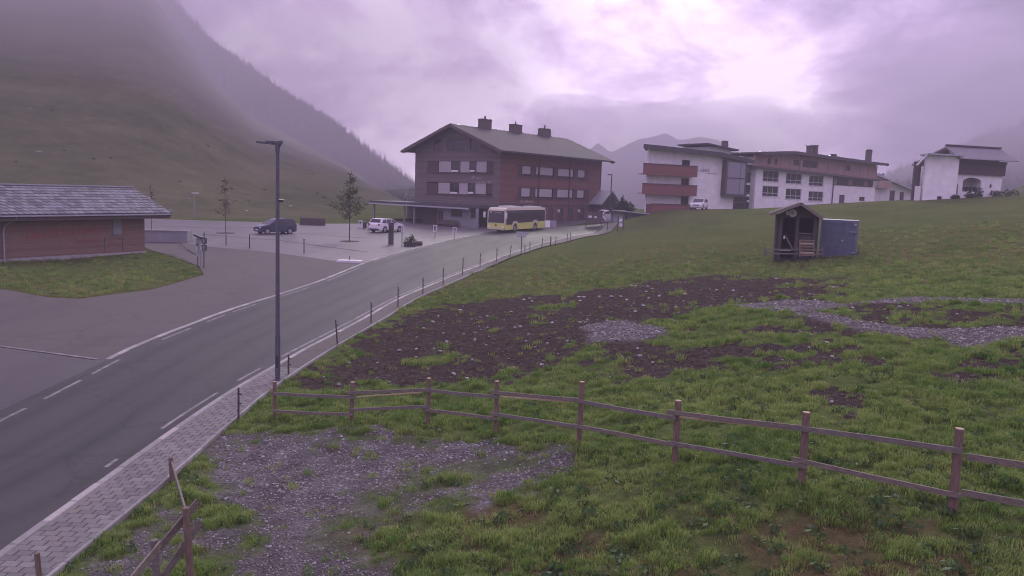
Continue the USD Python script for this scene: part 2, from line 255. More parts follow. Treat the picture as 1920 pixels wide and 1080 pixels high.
def asphalt(name, lo, hi, rough, scale=0.35, grain=70, speck=0.25, track=False, spec=0.5):
    nodes = {'g': ('geometry', {}), 'mp': ('mapping', {'scale': (1.0, 0.22, 1.0), 'rotation': (0, 0, 0.12)}), 'n': ('noise_texture', {'scale': scale, 'detail': 7.0, 'roughness': 0.6}), 'f': ('noise_texture', {'scale': grain, 'detail': 3.0, 'roughness': 0.7}),
             'ns': ('noise_texture', {'scale': 6.0, 'detail': 5.0, 'roughness': 0.7}), 'a': ('math', {'math_type': 'multiply_add', 'value2': speck}), 'a2': ('math', {'math_type': 'multiply_add', 'value2': 0.25, 'value3': -0.2}),
             'r': ('rgb_ramp', {'ramp': [(0.3, lo), (0.75, hi)]}), 'rr': ('map_range', {'from_min': 0.3, 'from_max': 0.7, 'to_min': rough - 0.1, 'to_max': rough + 0.12}), 'b': ('bump', {'strength': 0.45, 'distance': 0.012}), 'p': ('principled_bsdf', {'specular_ior_level': spec})}
    links = [('g.position', 'mp.vector'), ('mp.vector', 'n.vector'), ('g.position', 'f.vector'), ('g.position', 'ns.vector'), ('ns.fac', 'a2.value1'), ('f.fac', 'a.value1'), ('a2.value', 'a.value3'), ('n.fac', 'sum.value1'), ('a.value', 'sum.value2'), ('sum.value', 'r.fac'), ('r.color', 'p.base_color'), ('n.fac', 'rr.value'), ('rr.result', 'p.roughness'), ('f.fac', 'b.height'), ('b.normal', 'p.normal')]
    nodes['sum'] = ('math', {'math_type': 'add'})
    nodes.update({'vm': ('vector_math', {'math_type': 'scale', 'scale': 0.9}), 'va': ('vector_math', {'math_type': 'add'}), 'vo': ('voronoi_texture', {'feature': 'distance_to_edge', 'scale': 0.30}), 'cr': ('map_range', {'from_min': 0.0, 'from_max': 0.012, 'to_min': 0.45, 'to_max': 1.0, 'clamp': True}), 'mk': ('map_range', {'from_min': 0.5, 'from_max': 0.6, 'to_min': 0.0, 'to_max': 1.0, 'clamp': True}), 'mx': ('math', {'math_type': 'maximum'}), 'cm': ('vector_math', {'math_type': 'scale'})})
    links = [l for l in links if l != ('r.color', 'p.base_color')] + [('ns.color', 'vm.vector1'), ('vm.vector', 'va.vector1'), ('g.position', 'va.vector2'), ('va.vector', 'vo.vector'), ('vo.distance', 'cr.value'), ('n.fac', 'mk.value'), ('cr.result', 'mx.value1'), ('mk.result', 'mx.value2'), ('r.color', 'cm.vector1'), ('mx.value', 'cm.scale'), ('cm.vector', 'p.base_color')]
    if track:
        nodes.update({'tr': ('attribute', {'attribute': 'track'}), 'tm': ('math', {'math_type': 'multiply', 'value2': -0.16}), 'ts': ('math', {'math_type': 'add'})})
        links = [l for l in links if l != ('sum.value', 'r.fac')] + [('tr.fac', 'tm.value1'), ('tm.value', 'ts.value1'), ('sum.value', 'ts.value2'), ('ts.value', 'r.fac')]
    return usdkit.material(stage, '/World/Looks/' + name, nodes, links, surface='p.BSDF')
M_ROAD = asphalt('road_asphalt', (0.027, 0.026, 0.027), (0.064, 0.060, 0.062), 0.66, track=True, spec=0.28)
M_ROADP = asphalt('patch_asphalt', (0.030, 0.028, 0.029), (0.072, 0.067, 0.067), 0.62)
M_YARD = asphalt('yard_old_asphalt', (0.022, 0.020, 0.020), (0.088, 0.077, 0.074), 0.8, 0.45, 24, 0.6, spec=0.3)
M_LOT = asphalt('parking_asphalt', (0.072, 0.066, 0.068), (0.13, 0.12, 0.122), 0.46, 0.3)
M_GRAVELPATH = asphalt('gravel_path', (0.06, 0.054, 0.054), (0.24, 0.225, 0.225), 0.85, 0.8, 17, 0.95)
M_STONE = [mk(f'stone_{n}', c, 0.85, 0.15, 9, bump=0.3) for n, c in (('pale', (0.32, 0.31, 0.295)), ('grey', (0.165, 0.16, 0.152)), ('dark', (0.085, 0.08, 0.076)))]
M_CLOD = mk('soil_clod', (0.066, 0.053, 0.044), 0.95, 0.4, 9, bump=0.5)

def slope_mat(name, ramp, scale):
    nodes = {'g': ('geometry', {}), 'mp': ('mapping', {'scale': (1.0, 1.0, 4.0)}), 'n': ('noise_texture', {'scale': scale, 'detail': 9.0, 'roughness': 0.62}), 'n2': ('noise_texture', {'scale': scale * 9, 'detail': 6.0, 'roughness': 0.7}),
             'a': ('math', {'math_type': 'multiply_add', 'value2': 0.45}), 's': ('math', {'math_type': 'multiply', 'value2': 0.6}), 'r': ('rgb_ramp', {'ramp': ramp}), 'b': ('bump', {'strength': 0.6, 'distance': 2.0}), 'p': ('principled_bsdf', {'roughness': 0.95, 'specular_ior_level': 0.0})}
    return usdkit.material(stage, '/World/Looks/' + name, nodes, [('g.position', 'mp.vector'), ('mp.vector', 'n.vector'), ('g.position', 'n2.vector'), ('n2.fac', 'a.value1'), ('n.fac', 's.value1'), ('s.value', 'a.value3'), ('a.value', 'r.fac'), ('r.color', 'p.base_color'), ('n.fac', 'b.height'), ('b.normal', 'p.normal')], surface='p.BSDF')
M_SLOPE = slope_mat('mountain_pasture', [(0.3, (0.042, 0.052, 0.024)), (0.48, (0.082, 0.090, 0.044)), (0.7, (0.14, 0.134, 0.076))], 0.03)
M_FORESTFLOOR = slope_mat('forest_floor', [(0.3, (0.018, 0.022, 0.015)), (0.7, (0.035, 0.038, 0.024))], 0.03)
M_ROCK = slope_mat('far_rock', [(0.3, (0.06, 0.06, 0.065)), (0.7, (0.13, 0.13, 0.135))], 0.006)

# ------------------------------------------------------------------ things, parts
USED = {}
def fresh(path):
    n = USED.get(path, -1) + 1; USED[path] = n
    return path if n == 0 else f'{path}_{n:03d}'
def data(prim, **kw):
    for k, v in kw.items():
        if v: prim.SetCustomDataByKey(k, v)
def rotz(a):
    c, s = math.cos(a), math.sin(a); return np.array([[c, -s, 0], [s, c, 0], [0, 0, 1.0]])
class Thing:
    def __init__(self, name, label=None, category=None, group=None, loc=(0, 0, 0), rz=0.0, kind=None, scale=None):
        self.path = fresh('/World/' + name)
        x = UsdGeom.Xform.Define(stage, self.path)
        x.AddTranslateOp().Set(Gf.Vec3d(*map(float, loc))); x.AddRotateZOp().Set(float(math.degrees(rz)))
        if scale is not None: x.AddScaleOp().Set(Gf.Vec3f(*np.broadcast_to(scale, 3).astype(float).tolist()))
        self.prim = x.GetPrim(); data(self.prim, label=label, category=category, group=group, kind=kind)
    def part(self, name, mesh, mat, smooth=False, under=None, label=None, kind=None):
        p = fresh(f'{under or self.path}/{name}')
        if isinstance(mesh, list): mesh = cat(mesh)
        o = usdkit.mesh(stage, p, mesh, mat, smooth)
        data(o.GetPrim(), label=label, kind=kind)
        return p
    def copy(self, loc, rz=0.0, label=None, scale=None, group=None):
        p = fresh(re_strip(self.path)); x = UsdGeom.Xform.Define(stage, p); pr = x.GetPrim()
        pr.GetReferences().AddInternalReference(self.path); pr.SetInstanceable(True)
        x.ClearXformOpOrder(); x.AddTranslateOp().Set(Gf.Vec3d(*map(float, loc))); x.AddRotateZOp().Set(float(math.degrees(rz)))
        if scale is not None: x.AddScaleOp().Set(Gf.Vec3f(*np.broadcast_to(scale, 3).astype(float).tolist()))
        was = self.prim.GetCustomData()
        data(pr, label=label or was.get('label'), category=was.get('category'), group=group or was.get('group'))
        return pr
def re_strip(p):
    return p[:-4] if p[-4] == '_' and p[-3:].isdigit() else p
def solo(name, mesh, mat, label=None, category=None, group=None, kind=None, smooth=False):
    p = fresh('/World/' + name)
    if isinstance(mesh, list): mesh = cat(mesh)
    o = usdkit.mesh(stage, p, mesh, mat, smooth); data(o.GetPrim(), label=label, category=category, group=group, kind=kind); return o

def cat(ms): return trimesh.util.concatenate(ms)
def bx(x0, x1, y0, y1, z0, z1):
    m = trimesh.creation.box([x1 - x0, y1 - y0, z1 - z0]); m.apply_translation([(x0 + x1) / 2, (y0 + y1) / 2, (z0 + z1) / 2]); return m
def cyl(p0, p1, r, n=10, r1=None):
    p0, p1 = np.array(p0, float), np.array(p1, float); d = p1 - p0; L = np.linalg.norm(d); d /= L
    a = np.cross(d, [0, 0, 1.0] if abs(d[2]) < 0.9 else [1.0, 0, 0]); a /= np.linalg.norm(a); b = np.cross(d, a)
    t = np.linspace(0, 2 * PI, n, endpoint=False); ring = np.cos(t)[:, None] * a + np.sin(t)[:, None] * b
    r1 = r if r1 is None else r1
    v = np.vstack([p0 + ring * r, p1 + ring * r1, p0[None], p1[None]]); f = []
    for i in range(n):
        j = (i + 1) % n; f += [[i, i + n, j], [j, i + n, j + n], [2 * n, i, j], [2 * n + 1, j + n, i + n]]
    m = trimesh.Trimesh(v, f, process=False); m.fix_normals(); return m
def tube(pts, r, n=8): return cat([cyl(a, b, r, n) for a, b in zip(pts[:-1], pts[1:])])
def beam(p0, p1, w, h):
    """a straight bar of rectangular section from p0 to p1 (w across, h upright)"""
    p0, p1 = np.array(p0, float), np.array(p1, float); d = p1 - p0; L = np.linalg.norm(d); d /= L
    s = np.cross(d, [0, 0, 1.0]); s /= np.linalg.norm(s); u = np.cross(s, d)
    m = trimesh.creation.box([L, w, h]); T = np.eye(4); T[:3, 0], T[:3, 1], T[:3, 2] = d, -s, u
    if np.linalg.det(T[:3, :3]) < 0: T[:3, 1] *= -1
    T[:3, 3] = (p0 + p1) / 2; m.apply_transform(T); return m
def extr(poly, y0, y1):
    """a shape of the upright x-z plane given thickness from y0 to y1"""
    polys = getattr(poly, 'geoms', [poly]); out = []
    for g in polys:
        if g.is_empty: continue
        m = trimesh.creation.extrude_polygon(g, y1 - y0, engine='earcut')
        v = m.vertices.copy(); m.vertices = np.stack([v[:, 0], y1 - v[:, 2], v[:, 1]], 1); m.fix_normals(); out.append(m)
    return cat(out)
def slab(quad, t):
    """a sheet with four corners and thickness t downwards along its normal"""
    q = np.array(quad, float); n = np.cross(q[1] - q[0], q[3] - q[0]); n /= np.linalg.norm(n)
    if n[2] < 0: n = -n
    v = np.vstack([q, q - n * t]); f = [[0, 1, 2], [0, 2, 3], [4, 6, 5], [4, 7, 6]]
    for i in range(4): j = (i + 1) % 4; f += [[i, i + 4, j], [j, i + 4, j + 4]]
    m = trimesh.Trimesh(v, f, process=False); m.fix_normals(); return m
def text(s, h, y, x, z, depth=0.02, bold=False):
    m = meshkit.text_mesh(s, h, depth, bold); v = m.vertices.copy(); m.vertices = np.stack([v[:, 0] + x, y - v[:, 2], v[:, 1] + z], 1); return m
def scribble(w, h, n, x, y, z, seed):
    """lettering too small to read in the photograph: strokes of its size and spacing"""
    r = random.Random(seed); out = []; cw = w / n
    for i in range(n):
        if r.random() < 0.12: continue
        x0 = x + i * cw; hh = h * r.choice([0.6, 0.65, 1.0])
        out.append(bx(x0, x0 + cw * .22, y - .02, y, z, z + hh))
        k = r.choice([.02, .4, .8]); out.append(bx(x0 + cw * .22, x0 + cw * .72, y - .02, y, z + hh * k, z + hh * (k + .16)))
        if r.random() < .6: out.append(bx(x0 + cw * .55, x0 + cw * .75, y - .023, y, z, z + hh * .6))
    return cat(out)

# ------------------------------------------------------------------ large structure: ground, roads, pavement
def wpoly(pts, fn): return [tuple(fn(*p)[:2]) for p in pts]
LK_PX = [(-260, 900), (0, 775), (120, 719), (200, 675), (250, 650), (330, 619), (440, 578), (520, 554), (600, 528), (690, 491), (760, 471), (830, 453), (905, 438), (985, 428), (1060, 422), (1140, 417)]
RK_PX = [(-150, 1150), (0, 1038), (37, 1012), (175, 912), (287, 830), (326, 801), (427, 735), (510, 691), (540, 670), (633, 624), (690, 593), (740, 564), (793, 541), (860, 513), (920, 491), (1000, 461), (1060, 447), (1100, 437), (1140, 428)]
LK, RK = np.array(wpoly(LK_PX, on_plane)), np.array(wpoly(RK_PX, on_plane))
PV = np.array([on_plane(-40, 1190)[:2]] + [tuple(p) for p in PAV_R])
def resample(P, step):
    P = np.asarray(P); s = np.r_[0, np.cumsum(np.linalg.norm(np.diff(P, axis=0), axis=1))]; n = max(2, int(s[-1] / step) + 1); t = np.linspace(0, s[-1], n)
    return np.stack([np.interp(t, s, P[:, k]) for k in range(2)], 1)
def smooth_line(P, step):
    Q = resample(P, step)
    for _ in range(6): Q[1:-1] = .25 * Q[:-2] + .5 * Q[1:-1] + .25 * Q[2:]
    return Q
LKs, RKs, PVs = smooth_line(LK, 1.0), smooth_line(RK, 1.0), smooth_line(PV, 1.0)
def normals(P):
    t = np.gradient(P, axis=0); t /= np.linalg.norm(t, axis=1)[:, None]; return np.stack([t[:, 1], -t[:, 0]], 1)
def side(P, Q, sign, lo, hi):
    """the line beside P whose distance follows the line Q, smoothed"""
    q = LineString(Q); w = np.clip([q.distance(Point(p)) for p in P], lo, hi)
    for _ in range(25): w[1:-1] = .25 * w[:-2] + .5 * w[1:-1] + .25 * w[2:]
    return P + sign * normals(P) * w[:, None]
PVs = side(RKs, PVs, 1, 1.0, 1.9)
ROADL = side(RKs, LKs, -1, 3.0, 10.5)
ROAD = Polygon(list(map(tuple, ROADL)) + list(map(tuple, RKs[::-1]))).buffer(0)
PAVE = Polygon(list(map(tuple, RKs)) + list(map(tuple, PVs[::-1]))).buffer(0)
LOT = Polygon(wpoly([(262, 410), (480, 417), (560, 420), (690, 420), (790, 413), (1140, 409), (1140, 417), (1060, 422), (985, 428), (905, 438), (830, 453), (760, 471), (690, 491), (625, 488), (511, 471), (400, 461), (350, 455), (262, 452)], on_plane)).buffer(0.4)
MOUND = [(-320, 505), (-100, 556), (0, 548), (80, 560), (150, 563), (300, 543), (395, 516), (385, 500), (330, 482), (290, 472), (262, 452), (200, 440)]
YARD = Polygon(wpoly([(-260, 900), (0, 775), (120, 719), (200, 675), (250, 650), (330, 619), (440, 578), (520, 554), (600, 528), (690, 491), (625, 488), (511, 471), (400, 461), (350, 455), (262, 452), (290, 470), (330, 482), (385, 500), (395, 516), (300, 543), (150, 563), (80, 560), (0, 548), (-100, 556), (-500, 600)], on_plane)).buffer(0.4)
PAVED = ROAD.union(PAVE).union(LOT).union(YARD).buffer(0.05)

import shapely
def sd(poly, x, y):
    """metres inside (+) or outside (-) of a plan outline, for points near it"""
    p = shapely.points(x, y); d = shapely.distance(p, poly.boundary); return np.where(shapely.contains(poly, p), d, -d)
def gpoly(pts): return Polygon([tuple(G(*p)[:2]) for p in pts]).buffer(0)
SOIL = gpoly([(545, 715), (600, 690), (650, 650), (700, 625), (760, 590), (840, 572), (930, 560), (1010, 550), (1060, 552), (1130, 542), (1190, 532), (1250, 526), (1330, 517), (1420, 517), (1500, 522), (1575, 522), (1585, 545), (1520, 562), (1430, 562), (1340, 574), (1275, 592), (1240, 612), (1250, 640), (1330, 648), (1290, 668), (1190, 670), (1110, 690), (1010, 702), (930, 716), (800, 716), (680, 722), (560, 732)])
PATCHY = gpoly([(1000, 700), (1150, 672), (1300, 650), (1400, 610), (1480, 590), (1700, 600), (1900, 580), (2100, 590), (2100, 760), (1700, 780), (1400, 740), (1200, 720)])
DIRTBAND = gpoly([(1500, 568), (1640, 566), (1850, 580), (1880, 605), (1700, 612), (1560, 592)])
GRAV = [gpoly([(1085, 612), (1160, 600), (1245, 612), (1250, 628), (1200, 640), (1110, 640)]), gpoly([(1360, 572), (1420, 568), (1500, 562), (1570, 566), (1590, 574), (1530, 582), (1600, 598), (1690, 612), (1780, 616), (1860, 612), (2000, 612), (2000, 632), (1880, 640), (1850, 652), (1800, 652), (1760, 634), (1680, 630), (1590, 612), (1490, 588)]),
        gpoly([(1560, 572), (1640, 562), (1720, 557), (1900, 560), (2000, 562), (2000, 572), (1800, 569), (1640, 568)])]
GRAVNEAR = [gpoly([(425, 830), (455, 815), (560, 812), (700, 820), (900, 836), (1050, 862), (1075, 885), (980, 920), (760, 960), (690, 1010), (730, 1075), (800, 1130), (420, 1130), (425, 1030), (432, 960), (425, 900), (410, 870)]),
            gpoly([(190, 1130), (235, 1020), (300, 965), (345, 960), (330, 1010), (270, 1130)])]
DRY = gpoly([(690, 1010), (760, 960), (1000, 925), (1200, 960), (1500, 980), (2000, 990), (2000, 1200), (700, 1200)])
def masks(x, y):
    x, y = np.asarray(x, float), np.asarray(y, float); soil, grav, dry = np.zeros(len(x)), np.zeros(len(x)), np.zeros(len(x))
    near = (np.abs(x) < 80) & (y > 2) & (y < 80); i = np.nonzero(near)[0]
    if len(i):
        X, Y = x[i], y[i]; P = np.stack([X, Y, 0 * X], 1)
        n1, n2 = meshkit.fbm(P * 0.9, 4, 3) - .5, meshkit.fbm(P * 0.35, 4, 9) - .5
        n3 = meshkit.fbm(P * 2.3, 3, 21) - .5
        w = lambda p, wd, amp: np.clip(.5 + (sd(p, X, Y) + n1 * amp + n3 * amp * .9) / wd, 0, 1)
        s = w(SOIL, 1.1, 3.4)
        s = np.where(s > .5, s * np.clip(1.25 - 7 * np.maximum(n2 - .13, 0) - 5 * np.maximum(n3 - .22, 0), 0, 1), s)
        pat = w(PATCHY, 2.0, 3.0) * np.clip((n1 + .01) * 7 + .35 * (n3 > .03), 0, 1)
        db = w(DIRTBAND, 1.2, 2.5) * np.clip(.62 + n3 * 2.2, 0, 1)
        soil[i] = np.maximum(np.maximum(s, pat * .9), db)
        g = np.zeros(len(i))
        for p in GRAV: g = np.maximum(g, w(p, .3, .45))
        for p in GRAVNEAR: g = np.maximum(g, w(p, .9, 2.2) * np.clip(1.25 - 5 * np.maximum(n2 - .09, 0) - 2.0 * np.maximum(n3 - .2, 0), 0, 1))
        grav[i] = g
        dry[i] = w(DRY, 2.0, 2.0) * np.clip(.85 + n1 * 3.0, 0, 1)
        edge = -sd(PAVED, X, Y); dry[i] = np.maximum(dry[i], np.clip(.75 - edge / .9 + n3 * .8, 0, .8) * (X < -12))
    far = np.clip((np.hypot(x, y) - 35) / 60, 0, .32); n = meshkit.fbm(np.stack([x, y, 0 * x], 1) * .12, 3, 5)
    dry = np.maximum(dry, far * np.clip(n * 2.2, 0, 1))
    return soil, grav, dry
def relief(x, y, soil, grav):
    """small bumps of turf and clods"""
    P = np.stack([x, y, 0 * x], 1); r = np.hypot(x, y); k = np.clip(1.6 - r / 60, .15, 1)
    turf = (meshkit.fbm(P * 2.2, 3, 31) - .5) * .16 + (meshkit.fbm(P * .7, 2, 33) - .5) * .16
    clod = (meshkit.fbm(P * 4.5, 3, 37) - .5) * .17 + (meshkit.fbm(P * 1.1, 2, 39) - .5) * .16
    return k * (turf * (1 - soil) + (clod - .03) * soil) * (1 - .7 * grav)
def ground_z(x, y):
    x, y = np.asarray(x, float), np.asarray(y, float)
    z = zbase(x, y); so, gr, dr = masks(x, y)
    inside = np.full(len(x), -5.0); i = np.nonzero((np.abs(x) < 120) & (y > -5) & (y < 170))[0]
    if len(i): inside[i] = sd(PAVED, x[i], y[i])
    z = z + relief(x, y, so, gr) * np.clip(-inside / 1.2 + .1, 0, 1) - .14 * np.clip(inside / .25, 0, 1)
    return z, so, gr, dr
th = np.radians(np.r_[np.arange(-180, -46, 6.0), np.arange(-46, 46, .14), np.arange(46, 180, 6.0)])
rr = np.r_[.6, 2, 4, 6, 7.5, np.geomspace(9, 150, 330), np.geomspace(152, 760, 20)]
TH, RR = np.meshgrid(th, rr, indexing='ij')
gx, gy = (np.sin(TH) * RR).ravel(), (np.cos(TH) * RR).ravel()
gzv, so, gr, dr = ground_z(gx, gy)
nt, nr = len(th), len(rr); idx = np.arange(nt * nr).reshape(nt, nr); nxt = np.roll(idx, -1, axis=0)
F = np.stack([idx[:, :-1], nxt[:, :-1], nxt[:, 1:], idx[:, 1:]], -1).reshape(-1, 4)
F = np.vstack([F[:, [0, 2, 1]], F[:, [0, 3, 2]]])
cen = len(gx); V = np.vstack([np.stack([gx, gy, gzv], 1), [[0, 0, gz(0, 0)]]])
F = np.vstack([F, np.stack([np.full(nt, cen), nxt[:, 0], idx[:, 0]], 1)])
gm = usdkit.mesh(stage, '/World/meadow', trimesh.Trimesh(V, F, process=False), M_GROUND, True)
data(gm.GetPrim(), kind='structure', label='green meadow with brown soil and stony patches rising to the right')
for nme, arr in (('soil', so), ('gravel', gr), ('dry', dr)):
    UsdGeom.PrimvarsAPI(gm).CreatePrimvar(nme, Sdf.ValueTypeNames.FloatArray, 'vertex').Set(Vt.FloatArray.FromNumpy(np.r_[arr, 0].astype(np.float32)))

def sheet(poly, lift, size):
    ms = []
    for g in getattr(poly, 'geoms', [poly]):
        v, f = trimesh.creation.triangulate_polygon(g, engine='earcut'); v = np.c_[v, np.zeros(len(v))]
        v, f = trimesh.remesh.subdivide_to_size(v, f, size, max_iter=12); m = trimesh.Trimesh(v, f, process=False); m.merge_vertices()
        vv = m.vertices.copy(); vv[:, 2] = zbase(vv[:, 0], vv[:, 1]) + lift; m.vertices = vv
        if m.face_normals[:, 2].mean() < 0: m.invert()
        ms.append(m)
    return cat(ms)
def strip(A, B, lift, lift2=None):
    """a sheet between two plan lines of equal length"""
    A, B = np.asarray(A), np.asarray(B); n = len(A); lift2 = lift if lift2 is None else lift2
    v = np.vstack([np.c_[A, zbase(A[:, 0], A[:, 1]) + lift], np.c_[B, zbase(B[:, 0], B[:, 1]) + lift2]])
    i = np.arange(n - 1); f = np.vstack([np.stack([i, i + n, i + 1], 1), np.stack([i + 1, i + n, i + n + 1], 1)])
    m = trimesh.Trimesh(v, f, process=False)
    if m.face_normals[:, 2].mean() < 0: m.invert()
    return m
def offset(P, d):
    """the plan line moved d metres to its right"""
    P = np.asarray(P); t = np.gradient(P, axis=0); t /= np.linalg.norm(t, axis=1)[:, None]; return P + d * np.stack([t[:, 1], -t[:, 0]], 1)
def arclen(P): return np.r_[0, np.cumsum(np.linalg.norm(np.diff(P, axis=0), axis=1))]
def along(P, s):
    a = arclen(P); return np.stack([np.interp(s, a, P[:, k]) for k in range(2)], -1)
solo('yard', sheet(YARD, .010, 3.0), M_YARD, kind='structure', label='old brownish asphalt yard beside the ski hut')
solo('parking_lot', sheet(LOT, .016, 3.0), M_LOT, kind='structure', label='pale wet parking lot behind the yard')
La, Ra = ROADL, RKs
road = Thing('road', kind='structure', label='grey asphalt road climbing past the big wooden hotel')
NC = 41; kc = np.linspace(0, 1, NC); Gd = La[:, None] + (Ra - La)[:, None] * kc[None, :, None]; wd_ = np.linalg.norm(Ra - La, axis=1)
gfl = Gd.reshape(-1, 2); iv = np.arange(len(La) * NC).reshape(len(La), NC); ff = np.stack([iv[:-1, :-1], iv[:-1, 1:], iv[1:, 1:], iv[1:, :-1]], -1).reshape(-1, 4); ff = np.vstack([ff[:, [0, 1, 2]], ff[:, [0, 2, 3]]])
rdm = trimesh.Trimesh(np.c_[gfl, zbase(gfl[:, 0], gfl[:, 1]) + .024 + .05 * np.tile(kc * (1 - kc), len(La))], ff, process=False)
if rdm.face_normals[:, 2].mean() < 0: rdm.invert()
rp_ = usdkit.mesh(stage, road.path + '/road_surface', rdm, M_ROAD, True)
lat = (kc[None] * np.minimum(wd_, 7.5)[:, None]); tr_ = sum(np.exp(-((lat - c) / .28) ** 2) for c in (.95, 2.45, 3.75, 5.2)); tr_ = tr_ + .6 * np.exp(-((lat - 3.1) / .10) ** 2)
UsdGeom.PrimvarsAPI(rp_).CreatePrimvar('track', Sdf.ValueTypeNames.FloatArray, 'vertex').Set(Vt.FloatArray.FromNumpy(tr_.ravel().astype(np.float32)))
def dash(P, s0, s1, w):
    s = np.linspace(s0, s1, max(3, int((s1 - s0) / .5))); Q = along(P, s); A, B = offset(Q, -w / 2), offset(Q, w / 2); return strip(A, B, .029)
L25, R25 = offset(LKs, .40), offset(RKs, -.32)
def s_of(P, p): return arclen(P)[np.argmin(np.linalg.norm(P - np.asarray(p)[:2], axis=1))]
fineL, fineR = resample(L25, .1), resample(R25, .1)
for a, b in [((-40, 795), (22, 767)), ((60, 748), (124, 716)), ((152, 702), (208, 676)), ((296, 637), (350, 617)), ((380, 604), (416, 592)), ((432, 586), (470, 572)), ((520, 556), (575, 540)), ((610, 527), (670, 503))]:
    road.part('edge_line_dash', dash(fineL, s_of(fineL, on_plane(*a)), s_of(fineL, on_plane(*b)) + .15, .11), M_MARK)
for a, b in [((222, 876), (250, 866)), ((326, 803), (425, 740)), ((470, 716), (512, 694))]:
    road.part('edge_line_dash', dash(fineR, s_of(fineR, on_plane(*a)), s_of(fineR, on_plane(*b)) + .15, .10), M_MARK)
sR = s_of(fineR, on_plane(540, 670))
road.part('edge_line', dash(fineR, sR, s_of(fineR, on_plane(1060, 447)), .13), M_MARK)
sL = s_of(fineL, on_plane(690, 491)); road.part('edge_line', dash(fineL, sL, s_of(fineL, on_plane(960, 432)), .13), M_MARK)
solo('side_road', sheet(Polygon([on_plane(*p)[:2] for p in [(-260, 890), (0, 770), (120, 714), (196, 678), (184, 675), (0, 650), (-200, 626), (-420, 700)]]), .015, 3.0), M_ROADP, kind='structure', label='newer dark asphalt of the side road mouth below the yard')
yl = np.array([on_plane(-150, 627)[:2], on_plane(0, 650)[:2], on_plane(184, 675)[:2]]); yl = resample(yl, .5)
solo('yard_line', strip(offset(yl, -.07), offset(yl, .07), .034), M_MARK, kind='structure', label='pale painted line across the mouth of the yard')
for pts in ([(380, 440), (520, 451), (690, 473)], [(560, 438), (690, 447)], [(420, 425), (560, 430)], [(300, 424), (450, 430)]):
    Q = resample([on_plane(*p)[:2] for p in pts], 1.0); solo('drain_channel', strip(offset(Q, -.18), offset(Q, .18), .022), M_YARD, kind='structure')
for pts in ([(278, 412.6), (560, 421.5)], [(575, 436), (700, 441)], [(800, 436), (900, 428)], [(790, 446), (890, 434)]):
    Q = resample([on_plane(*p)[:2] for p in pts], 1.0); solo('parking_line', strip(offset(Q, -.12), offset(Q, .12), .026), M_MARK, kind='structure')

def stones_along(parent, P, s0, s1, length, w, top, mats, gap=.012, bottom=-.15, name='kerb_stone', cap=300):
    s = s0; k = 0
    while s + length < s1 and k < cap:
        a, b = along(P, s + gap / 2), along(P, s + length - gap / 2); d = (b - a) / np.linalg.norm(b - a); n = np.array([d[1], -d[0]]) * w / 2
        za, zb = gz(*a), gz(*b); j = rng.uniform(-.006, .006); c = .018
        ring = lambda q, z, t: [(*(q - n * t), z), (*(q + n * t), z)]
        lo, mid, hi = [], [], []
        v = np.array([(*(a - n), za + bottom), (*(a + n), za + bottom), (*(b + n), zb + bottom), (*(b - n), zb + bottom), (*(a - n), za + top + j - c), (*(a + n), za + top + j - c), (*(b + n), zb + top + j - c), (*(b - n), zb + top + j - c),
                      (*(a - n * .8 + d * c), za + top + j), (*(a + n * .8 + d * c), za + top + j), (*(b + n * .8 - d * c), zb + top + j), (*(b - n * .8 - d * c), zb + top + j)])
        f = []
        for o in (0, 4):
            for i in range(4): jj = (i + 1) % 4; f += [[o + i, o + jj, o + 4 + i], [o + jj, o + 4 + jj, o + 4 + i]]
        f += [[8, 9, 10], [8, 10, 11]]
        m = trimesh.Trimesh(v, f, process=False); m.fix_normals(multibody=False)
        if m.face_normals[-1][2] < 0: m.invert()
        parent.part(name, m, mats[rng.integers(len(mats))]); s += length; k += 1
kr = Thing('kerb', kind='structure', label='granite kerb between the road and the paved walk')
RKf = resample(offset(RKs, .09), .2)
stones_along(kr, RKf, s_of(RKf, on_plane(-60, 1080)), arclen(RKf)[-1] - 8, 1.0, .17, .085, M_KERB)
kl = Thing('kerb', kind='structure', label='low granite kerb along the yard side of the road')
LKf = resample(offset(LKs, -.02), .2)
stones_along(kl, LKf, s_of(LKf, on_plane(203, 674)), s_of(LKf, on_plane(905, 438)), .8, .20, .05, M_KERB)
pv = Thing('pavement', kind='structure', label='paved walk of interlocking grey blocks right of the road')
A, B = offset(RKs, .18), PVs
A2, B2 = A, B
cl = [A2 + (B2 - A2) * k for k in np.linspace(0, 1, 4)]
D0 = on_plane(560, 690)[1]
nearm = A2[:, 1] < D0
pv.part('joint_bed', [strip(a[nearm], b[nearm], .052) for a, b in zip(cl[:-1], cl[1:])], M_YARD)
farm = np.r_[False, nearm[:-1]] & nearm; k0 = np.nonzero(nearm)[0][-1]
pv.part('asphalt_walk', [strip(a[k0:], b[k0:], .060) for a, b in zip(cl[:-1], cl[1:])], M_YARD)
